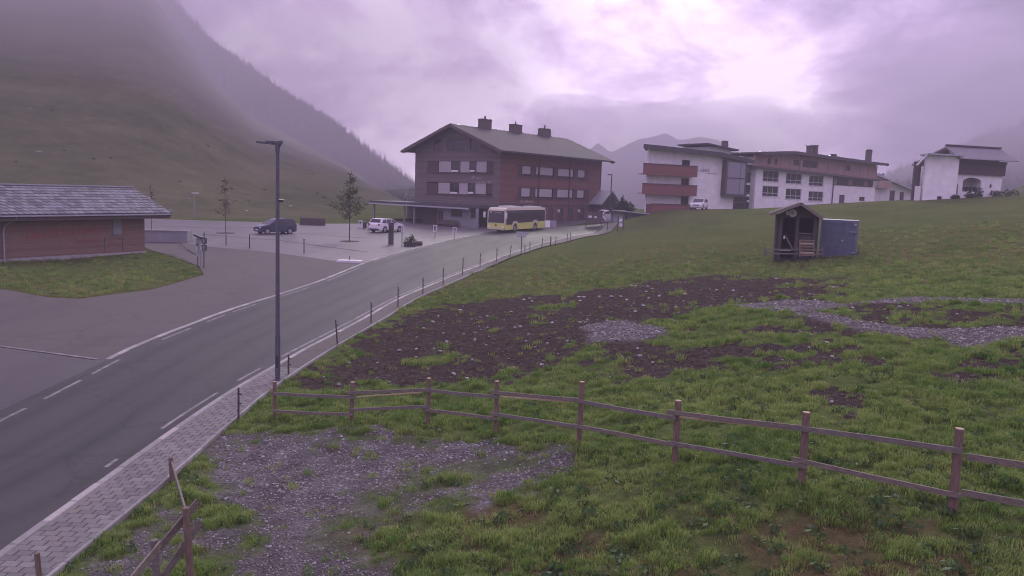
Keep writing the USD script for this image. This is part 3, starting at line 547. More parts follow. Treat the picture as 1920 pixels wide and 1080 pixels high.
# paving blocks laid in rows across the walk
P0, P1 = A2[nearm], B2[nearm]; L0 = arclen((P0 + P1) / 2); blocks = []; bl, bw = .30, .20
srow = 0.0; kk = 0
while srow + bw < L0[-1]:
    f0, f1 = srow / L0[-1], (srow + bw) / L0[-1]
    a0, a1 = along(P0, f0 * arclen(P0)[-1]), along(P0, f1 * arclen(P0)[-1]); b0, b1 = along(P1, f0 * arclen(P1)[-1]), along(P1, f1 * arclen(P1)[-1])
    W = np.linalg.norm(b0 - a0); x = -(bl / 2 if kk % 2 else 0)
    while x < W - .04:
        l, r = max(x, 0) + .006, min(x + bl, W) - .006
        if r - l > .05:
            q = [a0 + (b0 - a0) * l / W, a0 + (b0 - a0) * r / W, a1 + (b1 - a1) * r / W, a1 + (b1 - a1) * l / W]
            q = [p + (np.mean(q, 0) - p) * .035 for p in q]; blocks.append(np.array(q))
        x += bl
    srow += bw; kk += 1
def block_mesh(q):
    c = q.mean(0); z = zbase(q[:, 0], q[:, 1]) + .075 + rng.uniform(-.004, .004); i = q + (c - q) * .05
    v = np.vstack([np.c_[q, z - .03], np.c_[q, z - .008], np.c_[i, z]]); f = []
    for o in (0, 4):
        for k in range(4): j = (k + 1) % 4; f += [[o + k, o + j, o + 4 + k], [o + j, o + 4 + j, o + 4 + k]]
    f += [[8, 9, 10], [8, 10, 11]]; m = trimesh.Trimesh(v, f, process=False)
    if m.face_normals[-1][2] < 0: m.invert()
    return m
blocks = [b for b in blocks if project([*b.mean(0), gz(*b.mean(0))])[1] < 1120]
blocks.sort(key=lambda q: np.linalg.norm(q.mean(0)))
for q in blocks[:300]: pv.part('paver', block_mesh(q), M_PAVER[rng.choice(4, p=[.45, .2, .2, .15])])
if len(blocks) > 300: pv.part('far_pavers', [block_mesh(q) for q in blocks[300:]], M_PAVER[0], kind='stuff')
ke = resample(offset(PVs, .05), .2)
stones_along(pv, ke, s_of(ke, on_plane(40, 1120)), s_of(ke, on_plane(900, 502)), 1.0, .08, .10, M_KERB[1:], name='edging_stone')

# ------------------------------------------------------------------ mountains
def polar_hill(name, cols, Df, zf, crest, Dc, power, rows, back, noise_amp, mat, label, seed):
    """a hillside: for each bearing it climbs from its foot to its crest and falls away behind"""
    cx = np.array([c for c in cols], float); Vv = []
    for c in cx:
        d = ray(c, 400); tanb = d[0] / d[1]; hyp = math.hypot(1, tanb)
        D0, D1 = np.interp(c, *Df), np.interp(c, *Dc); yc = np.interp(c, *crest)
        dc = ray(c, yc); ec = dc[2] / dc[1]; e0 = (zf(tanb * D0, D0) - EYE[2]) / D0
        t = np.linspace(0, 1, rows); D = D0 * (D1 / D0) ** t
        e = e0 + (ec - e0) * (1 - (1 - t) ** power)
        z = EYE[2] + D * e
        Db = D1 * np.array([1.04, 1.12, 1.2]); zb = EYE[2] + D1 * ec - back * np.array([.08, .4, 1.0]) * D1
        D, z = np.r_[D, Db], np.r_[z, zb]
        Vv.append(np.stack([tanb * D, D, z], 1))
    Vv = np.array(Vv); n, m = Vv.shape[:2]; flat = Vv.reshape(-1, 3)
    tt = np.tile(np.r_[np.linspace(0, 1, rows), 1.2, 1.5, 2], n)
    amp = noise_amp * flat[:, 1] * np.clip(tt * 3, 0, 1)
    flat[:, 2] += (meshkit.fbm(flat * np.array([.012, .012, .0]), 5, seed) - .5) * amp
    flat[:, 2] = np.maximum(flat[:, 2], -34.0)
    i = np.arange(n * m).reshape(n, m); f = np.stack([i[:-1, :-1], i[1:, :-1], i[1:, 1:], i[:-1, 1:]], -1).reshape(-1, 4); f = np.vstack([f[:, [0, 1, 2]], f[:, [0, 2, 3]]])
    mm = trimesh.Trimesh(flat, f, process=False)
    if mm.face_normals[:, 2].mean() < 0: mm.invert()
    solo(name, mm, mat, label, kind='structure', smooth=True); return Vv
zf0 = lambda x, y: gz(x, y) - .4
GC = ([-900, -300, 0, 200, 280, 330, 380, 430, 480, 560, 640, 700, 775, 860], [-60, -60, -60, -55, -30, 40, 112, 172, 220, 262, 302, 345, 388, 425])
FC = ([-900, -300, 0, 200, 300, 340, 400, 450, 540, 600, 640, 700, 775, 830, 900], [-75, -75, -75, -72, -55, 12, 76, 112, 178, 212, 241, 291, 348, 384, 420])
GDf = ([-900, 0, 280, 480, 700, 900], [60, 92, 104, 104, 106, 150])
GDc = ([-900, 0, 300, 560, 700, 860], [300, 360, 420, 400, 330, 250])
colsG = np.r_[np.arange(-480, 0, 60), np.arange(0, 870, 8)]
VG = polar_hill('mountain_slope', colsG, GDf, zf0, GC, GDc, 1.5, 110, .25, .022, M_SLOPE, 'steep misty pasture slope climbing to the upper left', 11)
colsF = np.r_[np.arange(-480, 0, 60), np.arange(0, 905, 6)]
FDf = ([-900, 300, 560, 700, 900], [330, 400, 390, 330, 250]); FDc = ([-900, 300, 560, 700, 900], [600, 640, 590, 500, 400])
VF = polar_hill('forest_slope', colsF, FDf, lambda x, y: -1.0, FC, FDc, 1.1, 40, .25, .006, M_FORESTFLOOR, 'forested mountain shoulder behind the pasture slope', 12)
# far peaks among the clouds between the hotels, and the dim wooded slope at the right
PC = ([1000, 1090, 1115, 1140, 1200, 1240, 1265, 1300, 1335, 1400, 1500, 1560, 1620], [350, 300, 273, 290, 262, 251, 262, 256, 262, 300, 330, 350, 380])
polar_hill('far_peaks', np.arange(1000, 1620, 6), ([1000, 1620], [520, 520]), lambda x, y: -30.0, PC, ([1000, 1620], [720, 720]), 1.0, 30, .2, .03, M_ROCK, 'faint grey peaks showing through cloud behind the white hotel', 13)
RC = ([1560, 1620, 1680, 1740, 1800, 1860, 1920, 2100, 2500, 2900], [378, 356, 326, 298, 272, 248, 226, 160, 90, 90])
VR = polar_hill('wooded_slope', np.r_[np.arange(1560, 2000, 8), np.arange(2000, 2500, 60)], ([1560, 2900], [330, 260]), lambda x, y: 4.0, RC, ([1560, 1900, 2900], [640, 620, 520]), 1.0, 50, .2, .015, M_FORESTFLOOR, 'dim wooded mountainside hidden in mist at the right', 14)
KC = ([1840, 1880, 1920, 2000, 2200, 2600], [388, 364, 341, 305, 240, 170])
polar_hill('green_hill', np.r_[np.arange(1840, 2000, 4), np.arange(2000, 2600, 40)], ([1840, 2600], [112, 80]), lambda x, y: gz(x, y) - .5, KC, ([1840, 2600], [210, 170]), 1.2, 40, .2, .004, M_SLOPE, 'bright green hillside rising at the right edge', 15)

# ------------------------------------------------------------------ buildings
def put(mesh, o, ux):
    """moves a facade (x along the wall, y into the house) to the wall that starts at o and runs along ux in the house's frame"""
    ux = np.array(ux, float); ux /= np.linalg.norm(ux); T = np.eye(4); T[:2, 0] = ux; T[:2, 1] = [-ux[1], ux[0]]; T[:2, 3] = o
    m = mesh.copy(); m.apply_transform(T); return m
class House(Thing):
    """a building with a frame: origin p0 (plan) at height z0, x along u"""
    def __init__(self, name, label, p0, u, z0, category='building'):
        self.p0, self.u = np.array(p0[:2], float), np.array(u, float) / np.linalg.norm(u); self.z0 = z0
        super().__init__(name, label, category, loc=(*self.p0, z0), rz=math.atan2(self.u[1], self.u[0]))
    def face(self, o, ux):
        """(start, direction) in the world of a wall of the house"""
        R = rotz(math.atan2(self.u[1], self.u[0]))[:2, :2]; return self.p0 + R @ np.array(o, float), R @ (np.array(ux, float) / np.linalg.norm(ux))
    def uv(self, px, py, o=(0, 0), ux=(1, 0)):
        p, d = self.face(o, ux); a, z = plane_hit(px, py, p, d); return a, z - self.z0
    def rect(self, x0, y0, x1, y1, o=(0, 0), ux=(1, 0)):
        xm, ym = (x0 + x1) / 2, (y0 + y1) / 2
        return self.uv(x0, ym, o, ux)[0], self.uv(xm, y1, o, ux)[1], self.uv(x1, ym, o, ux)[0], self.uv(xm, y0, o, ux)[1]
    def wall(self, outline, holes, mat, o=(0, 0), ux=(1, 0), t=.3, name='wall', label=None):
        P = Polygon(outline)
        for h in holes: P = P.difference(sbox(*h))
        return self.part(name, put(extr(P, 0, t), o, ux), mat, label=label)
    def window(self, r, o=(0, 0), ux=(1, 0), frame=M_FRAME, glass=M_GLASS, mull=1, bars=0, fw=.07, set_=.12, sill=True, name='window', pane='pane'):
        x0, z0, x1, z1 = r
        fr = [bx(x0, x1, set_, set_ + .07, z0, z0 + fw), bx(x0, x1, set_, set_ + .07, z1 - fw, z1), bx(x0, x0 + fw, set_, set_ + .07, z0 + fw, z1 - fw), bx(x1 - fw, x1, set_, set_ + .07, z0 + fw, z1 - fw)]
        for k in range(1, mull + 1):
            xm = x0 + (x1 - x0) * k / (mull + 1); fr.append(bx(xm - fw / 2, xm + fw / 2, set_ + .003, set_ + .067, z0 + fw, z1 - fw))
        for k in range(1, bars + 1):
            zm = z0 + (z1 - z0) * (k * .33 if bars == 1 else k / (bars + 1)); fr.append(bx(x0 + fw, x1 - fw, set_ + .006, set_ + .064, zm - fw / 2, zm + fw / 2))
        w = self.part(name, put(cat(fr), o, ux), frame)
        n = mull + 1
        for k in range(n):
            a, b = x0 + fw / 2 + (x1 - x0 - fw) * k / n, x0 + fw / 2 + (x1 - x0 - fw) * (k + 1) / n
            self.part(pane, put(bx(a + .01, b - .01, set_ + .025, set_ + .045, z0 + fw * .6, z1 - fw * .6), o, ux), glass, under=w)
        if sill: self.part('sill', put(bx(x0 - .06, x1 + .06, -.07, set_ - .004, z0 - .05, z0 + .012), o, ux), frame, under=w)
        return w
    def panel(self, name, r, mat, y0, y1, o=(0, 0), ux=(1, 0), under=None, label=None):
        return self.part(name, put(bx(r[0], r[2], y0, y1, r[1], r[3]), o, ux), mat, under=under, label=label)

# --- the big wooden hotel: grey gable side, red-brown long side
C0 = at(935, 354, 113.0)[:2]
uR = np.array([.6, .8]); zC = zplane(113) - .1
ch = House('wooden_hotel', 'big shingled wooden hotel with gable roof and three chimneys behind the yellow bus', C0, uR, zC)
Lc = ch.uv(1126, 360)[0]; Mc = -ch.uv(778, 340, (0, 0), (0, -1))[0]
gO, gU = (0.0, Mc), (0, -1)
zE = ch.uv(944, 279)[1]; zA = ch.uv(848, 237, gO, gU)[1]
def gr(*r): return ch.rect(*r, gO, gU)
wins = []
top = [gr(813.6, 261.4, 828.8, 281.9), gr(838.9, 260.9, 871.4, 281.9), gr(881, 261.4, 897.9, 281.9)]
bandA = [gr(801.6, 302.3, 925.5, 323)]; bandB = [gr(800.4, 342.7, 923.1, 364)]
ch.wall([(0, 0), (Mc, 0), (Mc, zE), (Mc / 2, zA), (0, zE)], top + bandA + bandB, M_GREYWOOD, gO, gU, label='grey weathered gable wall')
for r in top: ch.window(r, gO, gU, M_DFRAME, mull=2 if r[2] - r[0] > 2 else 1, fw=.10)
for y0, y1, xs in ((302.3, 323, ((801.6, 821, 'd'), (822.5, 845.3, 'l'), (846, 861.7, 'w'), (863, 879.6, 'l'), (880.5, 892.3, 'w'), (893.2, 912, 'l'), (913, 925.5, 'd'))), (342.7, 364, ((800.4, 820, 'd'), (821.3, 842.6, 'l'), (843.6, 859.5, 'w'), (860.4, 876.5, 'l'), (877.5, 890, 'w'), (891, 910.6, 'l'), (911.5, 923.1, 'd')))):
    for x0, x1, k in xs:
        r = gr(x0, y0, x1, y1)
        if k == 'w':
            w = ch.window(r, gO, gU, M_DFRAME, mull=1, fw=.09, sill=False)
            ch.part('flower_box', put(bx(r[0] + .15, r[2] - .15, -.16, .05, r[1] + .05, r[1] + .32), gO, gU), M_WHITEP, under=w)
        else: ch.panel('shutter' if k == 'd' else 'blind', r, M_SHUTTER if k == 'd' else M_BLIND, .05, .10, gO, gU)
    r = gr(xs[0][0], y0, xs[-1][1], y1)
    ch.panel('window_shelf', (r[0] - .15, r[1] - .16, r[2] + .15, r[1] - .02), M_BROWNTRIM, -.12, .04, gO, gU)
rects = []
rowA = [(970.6, 977.5, 'd'), (978.5, 995.4, 'l'), (996, 1004.2, 'd'), (1004.8, 1010, 'l'), (1011.3, 1037, 'l'), (1038.8, 1044.7, 'd'), (1045.8, 1067.8, 'l'), (1068.6, 1075.2, 'l'), (1076, 1082.9, 'd'), (1083.4, 1096.8, 'l'), (1097.4, 1103.7, 'd')]
def ya(x): return 309.3 + (x - 977) * .0775, 328.5 + (x - 977) * .0745
def yb(x): return 350.0 + (x - 977) * .0600, 369.2 + (x - 977) * .0480
doors = [ch.rect(1028, 396, 1037, 414), ch.rect(1046, 396, 1056, 413.5), ch.rect(1064, 396, 1074, 413), ch.rect(1083, 396, 1095, 412)]
doors = [(a, .02, c, 2.6) for a, b, c, d in doors]
for fn in (ya, yb):
    x0, x1 = rowA[0][0], rowA[-1][1]; xm = (x0 + x1) / 2; rects.append(ch.rect(x0, fn(xm)[0], x1, fn(xm)[1]))
ch.wall([(.302, 0), (Lc, 0), (Lc, zE), (.302, zE)], rects + doors, M_REDWOOD, label='red brown shingled long wall')
for (x0, z0, x1, z1), fn in zip(rects, (ya, yb)):
    for a, b, k in rowA:
        ua, ub = ch.uv(a, 330)[0], ch.uv(b, 330)[0]; r = (max(ua, x0), z0, min(ub, x1), z1)
        if k == 'd': ch.panel('shutter', r, M_SHUTTER, .05, .10)
        else:
            w = ch.window((r[0], r[1] + .1, r[2], r[3]), frame=M_DFRAME, mull=0, fw=.06, sill=False); ch.panel('blind', (r[0] + .1, z0 + .3 if fn is ya else z0 + .2, r[2] - .1, z1 - .12), M_BLIND, .045, .085)
    ch.panel('window_shelf', (x0 - .1, z0 - .14, x1 + .1, z0 - .02), M_BROWNTRIM, -.12, .04)
for d in doors: ch.panel('door', (d[0] + .04, .03, d[2] - .04, 2.56), M_DFRAME, .10, .16)
ch.part('ground_floor_band', bx(.6, Lc - .1, -.07, -.004, 2.85, 3.25), M_BROWNTRIM)
for px in (1046, 1084):
    a, z = ch.uv(px, 395.5); ch.part('wall_lamp', bx(a - .16, a + .16, -.25, -.01, z - .2, z + .25), M_WHITEP)
for px in (1009.5, 1066.7): a, z = ch.uv(px, 350); ch.part('downpipe', cyl((a, -.12, .2), (a, -.12, zE - .1), .06, 8), M_BROWNTRIM)
a, z = ch.uv(976, 379.8); b, _ = ch.uv(1000, 380); ch.part('lettering', scribble(b - a, .42, 12, a, -.01, z, 3), M_PALETEXT)
for (x0, y0, x1, y1, n, sdv) in ((885, 330, 903, 336, 6, 5), (885, 339, 922, 344, 11, 6)):
    r = gr(x0, y0, x1, y1); ch.part('lettering', put(scribble(r[2] - r[0], r[3] - r[1], n, r[0], -.01, r[1], sdv), gO, gU), M_PALETEXT)
ch.part('rear_wall', [put(extr(Polygon([(0, 0), (Mc, 0), (Mc, zE), (Mc / 2, zA), (0, zE)]), 0, .3), (Lc, 0), (0, 1)), bx(.3, Lc - .3, Mc - .3, Mc - .003, 0, zE)], M_GREYWOOD)
ch.part('floor_slab', bx(.31, Lc - .31, .31, Mc - .31, -.4, .1), M_CONCRETE)
slope = (zA - zE) / (Mc / 2); eo, go = 1.55, 1.5
for sgn in (1, -1):
    y_e, y_r = (-eo, Mc / 2) if sgn == 1 else (Mc + eo, Mc / 2)
    ze = zE - eo * slope + .28; zr = zA + .28
    rs = ch.part('roof', slab([(-go, y_e, ze), (Lc + go, y_e, ze), (Lc + go, y_r, zr), (-go, y_r, zr)], .24), M_SLATE)
    [ch.part('bargeboard', slab([(x, y_e, ze - .02), (x + .08, y_e, ze - .02), (x + .08, y_r, zr - .02), (x, y_r, zr - .02)], .42), M_BROWNTRIM, under=rs) for x in (-go - .083, Lc + go + .003)]
    ch.part('gutter', beam((-go, y_e - .075 * sgn, ze - .16), (Lc + go, y_e - .075 * sgn, ze - .16), .13, .12), M_ROOFEDGE, under=rs)
    n = 26
    for k in range(9): ch.part('rafter', beam((-go + .3 + k * .0 + (Lc + 2 * go - .6) * k / 8, y_e + .15 * sgn, ze - .36), (-go + .3 + (Lc + 2 * go - .6) * k / 8, (0 if sgn == 1 else Mc) , zE - .09), .14, .18), M_BROWNTRIM, under=rs)
a = ch.uv(1022, 255, (0, Mc / 2))[0]
for x0, x1, yt, yb_ in ((901.5, 917, 226.5, 241), (959.5, 974, 237.5, 251), (1014, 1028, 246.5, 259)):
    a, _ = ch.uv(x0, 240, (0, Mc / 2)); b, z1 = ch.uv(x1, yt, (0, Mc / 2)); z1 = max(z1, zA + 1.3)
    c = ch.part('chimney', bx(a, b, Mc / 2 - .55, Mc / 2 + .55, zA + .1, z1), M_BROWNTRIM)
    ch.part('chimney_cap', bx(a - .05, b + .05, Mc / 2 - .6, Mc / 2 + .6, z1 + .003, z1 + .14), M_ROOFEDGE, under=c)
    ch.part('chimney_pipe', cyl(((a + b) / 2, Mc / 2, z1 + .12), ((a + b) / 2, Mc / 2, z1 + .62), .11, 8), M_ROOFEDGE, under=c)

# --- flat-roofed annexe with the open carport in front of the gable
pA, pB = at(697, 380, 117.0)[:2], at(881, 388, 105.0)[:2]; uA = (pB - pA) / np.linalg.norm(pB - pA); LA = np.linalg.norm(pB - pA)
an = House('carport_annexe', 'flat roofed annexe with open carport bays in front of the hotel gable', pA, uA, zplane(108) - .1)
hA = (an.uv(697, 381)[1] + an.uv(880, 390)[1]) / 2
an.part('roof', bx(-.3, LA + .1, -.3, 7.6, hA, hA + .34), M_ROOFEDGE)
an.part('gutter', bx(-.3, LA + .1, -.42, -.303, hA - .14, hA + .06), M_ZINC)
for px in (700, 757, 775.5):
    a = an.uv(px, 400)[0]; an.part('post', bx(a - .1, a + .1, .05, .25, -.3, hA - .003), M_GREYRENDER)
aw = an.uv(815, 400)[0]; w1 = an.rect(841, 388.5, 862, 406); w2 = an.rect(877.5, 390, 890, 407.5)
w2 = (w2[0], w1[1], min(w2[2], LA + .6), w1[3])
an.wall([(aw, -.3), (LA + .9, -.3), (LA + .9, hA - .004), (aw, hA - .004)], [w1, w2], M_GREYRENDER, (0, .5), label='grey front wall with two windows')
for w in (w1, w2): an.window(w, (0, .5), frame=M_DFRAME, mull=1)
an.panel('door', (aw + .15, -.2, aw + 1.1, hA - .5), M_DARK, .44, .495)
ac = an.uv(776, 400)[0]
an.part('side_wall', [bx(aw, aw + .25, .803, 7.5, -.3, hA - .004), bx(-.15, LA + .9, 7.2, 7.5, -.3, hA - .004)], M_GREYWOOD)
an.part('inner_wall', bx(ac + .1, aw - .003, 1.6, 1.8, -.3, hA - .004), mk_boards('annexe_boards', (0.075, 0.052, 0.048), .14, 'x'), label='brown boarded front between the carport and the grey room')
an.part('bench', [bx(aw + .9, aw + 4.2, -.35, .2, .35, .45), bx(aw + .9, aw + 1.0, -.35, .2, -.1, .35), bx(aw + 4.1, aw + 4.2, -.35, .2, -.1, .35), bx(aw + .9, aw + 4.2, .12, .2, .45, .9)], M_BROWNTRIM)

# --- white hotel with the red balconies
pH = at(1210, 398, 122.0); uH = np.array([18.5, 10.0]); zH = 4.2
h1 = House('white_hotel', 'white rendered hotel with three long red balconies and a glass bay', pH, uH, zH)
W1 = h1.uv(1376, 360)[0]; W1b = h1.uv(1393, 330)[0]
h1w = [h1.rect(1278.8, 300, 1294, 312.5), h1.rect(1277.3, 334.5, 1292, 350), h1.rect(1276.5, 368, 1291, 386)]
h1w = [(a, b, c, d) for a, b, c, d in h1w]
zt = [h1.uv(1216, 278)[1], h1.uv(1345, 291)[1], h1.uv(1393, 305)[1]]; ut = h1.uv(1345, 291)[0]
bay = h1.rect(1352.5, 300, 1391, 368)
h1.wall([(0, -.5), (W1, -.5), (W1, bay[1]), (W1b, bay[1]), (W1b, zt[2]), (ut, zt[1]), (0, zt[0])], h1w, M_RENDER)
for w in h1w: h1.window(w, frame=M_DFRAME, mull=1)
sk1 = .80   # the end walls run back along the slanting plot line
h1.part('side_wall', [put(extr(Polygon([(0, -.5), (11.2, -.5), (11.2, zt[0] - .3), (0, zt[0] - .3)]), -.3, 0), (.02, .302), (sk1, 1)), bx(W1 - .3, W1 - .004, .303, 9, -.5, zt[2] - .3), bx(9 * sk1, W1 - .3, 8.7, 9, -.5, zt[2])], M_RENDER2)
l0, zl0 = h1.uv(1197.5, 270); l1, zl1 = h1.uv(1342, 285.5); l2, zl2 = h1.uv(1405, 300.5)
for (a, za, b, zb, nm) in ((l0, zl0, l1, zl1, 'roof'), (l1 + .004, zl1, l2, zl2, 'roof')):
    r_ = h1.part(nm, slab([(a, -1.2, za), (b, -1.2, zb), (b + (8.2 if nm == 'x' else 0), 9.3, zb), (a + (10.5 * sk1 if a == l0 else 0), 9.3, za)], .28), M_SLATE)
    h1.part('fascia', slab([(a, -1.255, za - .03), (b, -1.255, zb - .03), (b, -1.205, zb - .03), (a, -1.205, za - .03)], .62), M_ROOFEDGE, under=r_)
pr = h1.rect(1343, 275.5, 1387, 300)
ph = h1.part('roof_house', bx(pr[0], pr[2], 2.0, 8.0, pr[1] - 1, pr[3]), M_RENDER2)
h1.part('roof_house_cover', slab([(pr[0] - .8, 1.2, pr[3] + .5), (pr[2] + .9, 1.2, pr[3] - .2), (pr[2] + .9, 8.6, pr[3] - .2), (pr[0] - .8, 8.6, pr[3] + .5)], .22), M_ROOFEDGE, under=ph)
k = h1.uv(1386.5, 275)[0]; h1.part('chimney', bx(k - .35, k + .35, 3, 3.8, pr[3] - 1.5, pr[3] + 1.2), M_BROWNTRIM)
for (x0, y0, x1, y1, left) in ((1196, 309.5, 1297, 329.5, True), (1194, 346, 1296, 365.5, True), (1211, 383, 1293, 403, False)):
    r = h1.rect(x0, y0, x1, y1); r = (r[0], r[1], r[2], r[3])
    b = h1.part('balcony', [bx(r[0], r[2], -1.35, -1.27, r[1], r[3]), bx(r[2] - .08, r[2], -1.266, -.004, r[1], r[3])] + ([put(bx(0, 3.2, -.08, 0, r[1], r[3]), (r[0] + .08, -1.266), (sk1, 1))] if left else [bx(r[0], r[0] + .08, -1.266, -.004, r[1], r[3])]), M_REDBALC)
    h1.part('balcony_floor', bx(r[0] + .09, r[2] - .09, -1.26, -.004, r[1] + .02, r[1] + .2), M_CONCRETE, under=b)
    h1.part('hand_rail', bx(r[0] - .05, r[2] + .05, -1.42, -1.22, r[3] + .003, r[3] + .08), M_ROOFEDGE, under=b)
b_ = h1.part('glass_bay', [bx(bay[0], bay[0] + .35, -1.0, -.004, bay[1], bay[3]), bx(bay[0] + .353, bay[2], -1.0, -.004, bay[1], bay[1] + .35), bx(bay[0] + .353, bay[2], -1.0, -.004, bay[3] - .35, bay[3]), bx(bay[2] - .2, bay[2] - .003, -1.0, -.004, bay[1] + .353, bay[3] - .353)], M_BROWNTRIM)
zm = (bay[1] + bay[3]) / 2; um = bay[0] + .72 * (bay[2] - bay[0])
for (a, b) in ((bay[0] + .36, um - .03), (um + .03, bay[2] - .21)):
    for (c, d) in ((bay[1] + .36, zm - .08), (zm + .08, bay[3] - .36)): h1.part('pane', bx(a, b, -.93, -.90, c, d), M_BAYGLASS, under=b_)
h1.part('mullion', [bx(bay[0] + .36, bay[2] - .21, -.97, -.86, zm - .077, zm + .077), bx(um - .027, um + .027, -.965, -.865, bay[1] + .36, zm - .08), bx(um - .027, um + .027, -.965, -.865, zm + .08, bay[3] - .36)], M_DFRAME, under=b_)
r = h1.rect(1301, 314, 1331, 322); h1.part('lettering', scribble(r[2] - r[0], r[3] - r[1], 10, r[0], -.01, r[1], 8), M_GREYTEXT)
r = h1.rect(1326, 323, 1345, 326.5); h1.part('lettering', scribble(r[2] - r[0], r[3] - r[1], 9, r[0], -.01, r[1], 9), M_GREYTEXT)
# --- dark glazed link between the two hotels
lk0 = h1.face((W1b - .6, 3.2), (1, 0))[0]; lk1 = at(1420, 380, 137.5)[:2]
lk = House('glazed_link', 'dark glazed entrance link between the white hotel and the long hotel', lk0, lk1 - lk0, 4.4)
WL = np.linalg.norm(lk1 - lk0); zL = lk.uv(1405, 312)[1]
lk.part('wall', [bx(0, WL, .3, .6, -.4, zL), bx(0, WL, .0, .296, zL - .5, zL)], M_GREYRENDER)
for i in range(3):
    for j in range(4):
        a, b = .15 + (WL - .3) * i / 3, .15 + (WL - .3) * (i + 1) / 3 - .1; c = .3 + (zL - 1.2) * j / 4
        lk.part('pane', bx(a, b, .23, .27, c, c + (zL - 1.2) / 4 - .12), M_BUSGLASS)
lk.part('roof', bx(-.2, WL + .1, -.3, 6, zL + .003, zL + .25), M_ROOFEDGE)
for (x0, y0, x1, y1) in ((1400, 343, 1406, 347), (1399.5, 364, 1405, 369), (1400, 375, 1405, 379)):
    r = lk.rect(x0, y0, x1, y1); lk.part('sign_panel', bx(r[0], r[2], -.1, .1, r[1], r[3]), M_WHITEP)
r = lk.rect(1413.5, 365, 1420, 381); lk.part('sign_panel', bx(r[0], min(r[2], WL), -.12, .12, r[1], r[3]), M_PALETEXT, label='tall pale sign panel beside the long hotel')

# --- the long hotel: white lower storeys, pale wooden top
pK = at(1413, 392, 136.0); uK = np.array([31.8, 25.0]); zK = 4.9
h2 = House('long_hotel', 'long two tone hotel with pale wooden top storey above white walls', pK, uK, zK)
W2 = h2.uv(1641, 350)[0]; us = h2.uv(1560, 360)[0]
def zh(px, py): return h2.uv(px, py)[1]
zb0, zb1 = zh(1420, 314), zh(1640, 338.5)
hw = [h2.rect(*r) for r in ((1430.7, 319.6, 1460.7, 340.7), (1474, 324.8, 1503.7, 344.8), (1517, 329.3, 1544.4, 349), (1429.6, 349, 1459.7, 368.5), (1473.3, 354, 1502.5, 373.7), (1516, 358.9, 1543.7, 377.1))]
zz = lambda u: zb0 + (zb1 - zb0) * u / W2
h2.wall([(0, -.6), (us, -.6), (us, zz(us)), (0, zz(0))], hw, M_RENDER)
for w in hw: h2.window(w, frame=M_FRAME, mull=2, bars=1, fw=.09)
h2.part('downpipe', cyl((us + .12, -.1, -.4), (us + .12, -.1, zz(us)), .10, 8), M_DMETAL)
zw0 = zh(1600, 349.5); dr = h2.rect(1573.3, 365.6, 1583.7, 381); sw = h2.rect(1611, 369.3, 1621.5, 376)
dr = (dr[0], -.3, dr[2], dr[3])
h2.wall([(us + .004, -.6), (W2, -.6), (W2, zw0), (us + .004, zw0)], [dr, sw], M_RENDER, label='white right hand lower wall')
h2.panel('door', (dr[0] + .03, dr[1] + .02, dr[2] - .03, dr[3] - .03), M_DFRAME, .1, .16); h2.window(sw, frame=M_DFRAME)
h2.part('wooden_band', [bx(us + .3, W2 - .004, .35, .6, zw0 + .003, zz(us) - .02)], M_DARKHOUSE)
n = 8
for k in range(n):
    a = us + .4 + (W2 - us - .6) * k / n; b = a + (W2 - us - .6) / n - .35
    h2.part('band_pane', bx(a, b, .28, .32, zw0 + .25, min(zz(a), zz(b)) - .25), M_BUSGLASS if k % 3 else M_HOTELWOOD)
tops = [h2.uv(1414, 290), h2.uv(1474, 289), h2.uv(1520, 294.5), h2.uv(1641, 308.5)]
tw = [h2.rect(1437, 296, 1443.5, 308), h2.rect(1450, 297, 1456, 309), h2.rect(1486, 299, 1497, 311), h2.rect(1503, 301, 1531, 315), h2.rect(1584, 309, 1593, 321)]
P = [(tops[0][0], zz(0) + .3)] + [t for t in tops] + [(W2, zz(W2) + .3)]
h2.wall(P, tw, M_HOTELWOOD, (0, -.25), t=.4, name='upper_wall', label='pale brown wooden top storey')
for w in tw: h2.window(w, (0, -.25), frame=M_HOTELWOOD, mull=1, set_=.1, sill=False)
h2.part('storey_ledge', slab([(-.8, -.9, zz(0) + .27), (W2 + .2, -.9, zz(W2) + .27), (W2 + .2, .4, zz(W2) + .27), (-.8, .4, zz(0) + .27)], .35), M_BROWNTRIM)
for k in range(14):
    a = .5 + (W2 - 1) * k / 13; h2.part('batten', bx(a - .06, a + .06, -.31, -.255, zz(a) + .32, np.interp(a, [t[0] for t in tops], [t[1] for t in tops]) - .1), M_HOTELWOOD)
tp = [(-1.2, tops[0][1] + .05), (tops[1][0], tops[1][1] + .12), (tops[2][0], tops[2][1] + .1), (W2 + 1.6, tops[3][1] - .1)]
for (a, za), (b, zb) in zip(tp[:-1], tp[1:]):
    r_ = h2.part('roof', slab([(a + .002, -1.5, za + .35), (b - .002, -1.5, zb + .35), (b - .002, 14, zb + .35), (a + .002, 14, za + .35)], .28), M_SLATE)
    h2.part('fascia', slab([(a + .002, -1.56, za + .38), (b - .002, -1.56, zb + .38), (b - .002, -1.505, zb + .38), (a + .002, -1.505, za + .38)], .5), M_ROOFEDGE, under=r_)
h2.part('side_wall', [bx(W2 - .3, W2 - .003, .303, 13, -.6, tops[3][1] - .3), bx(.003, .3, .303, 13, -.6, tops[0][1] - .3), bx(.3, W2 - .3, 12.7, 13, -.6, tops[3][1] - .4)], M_RENDER2)
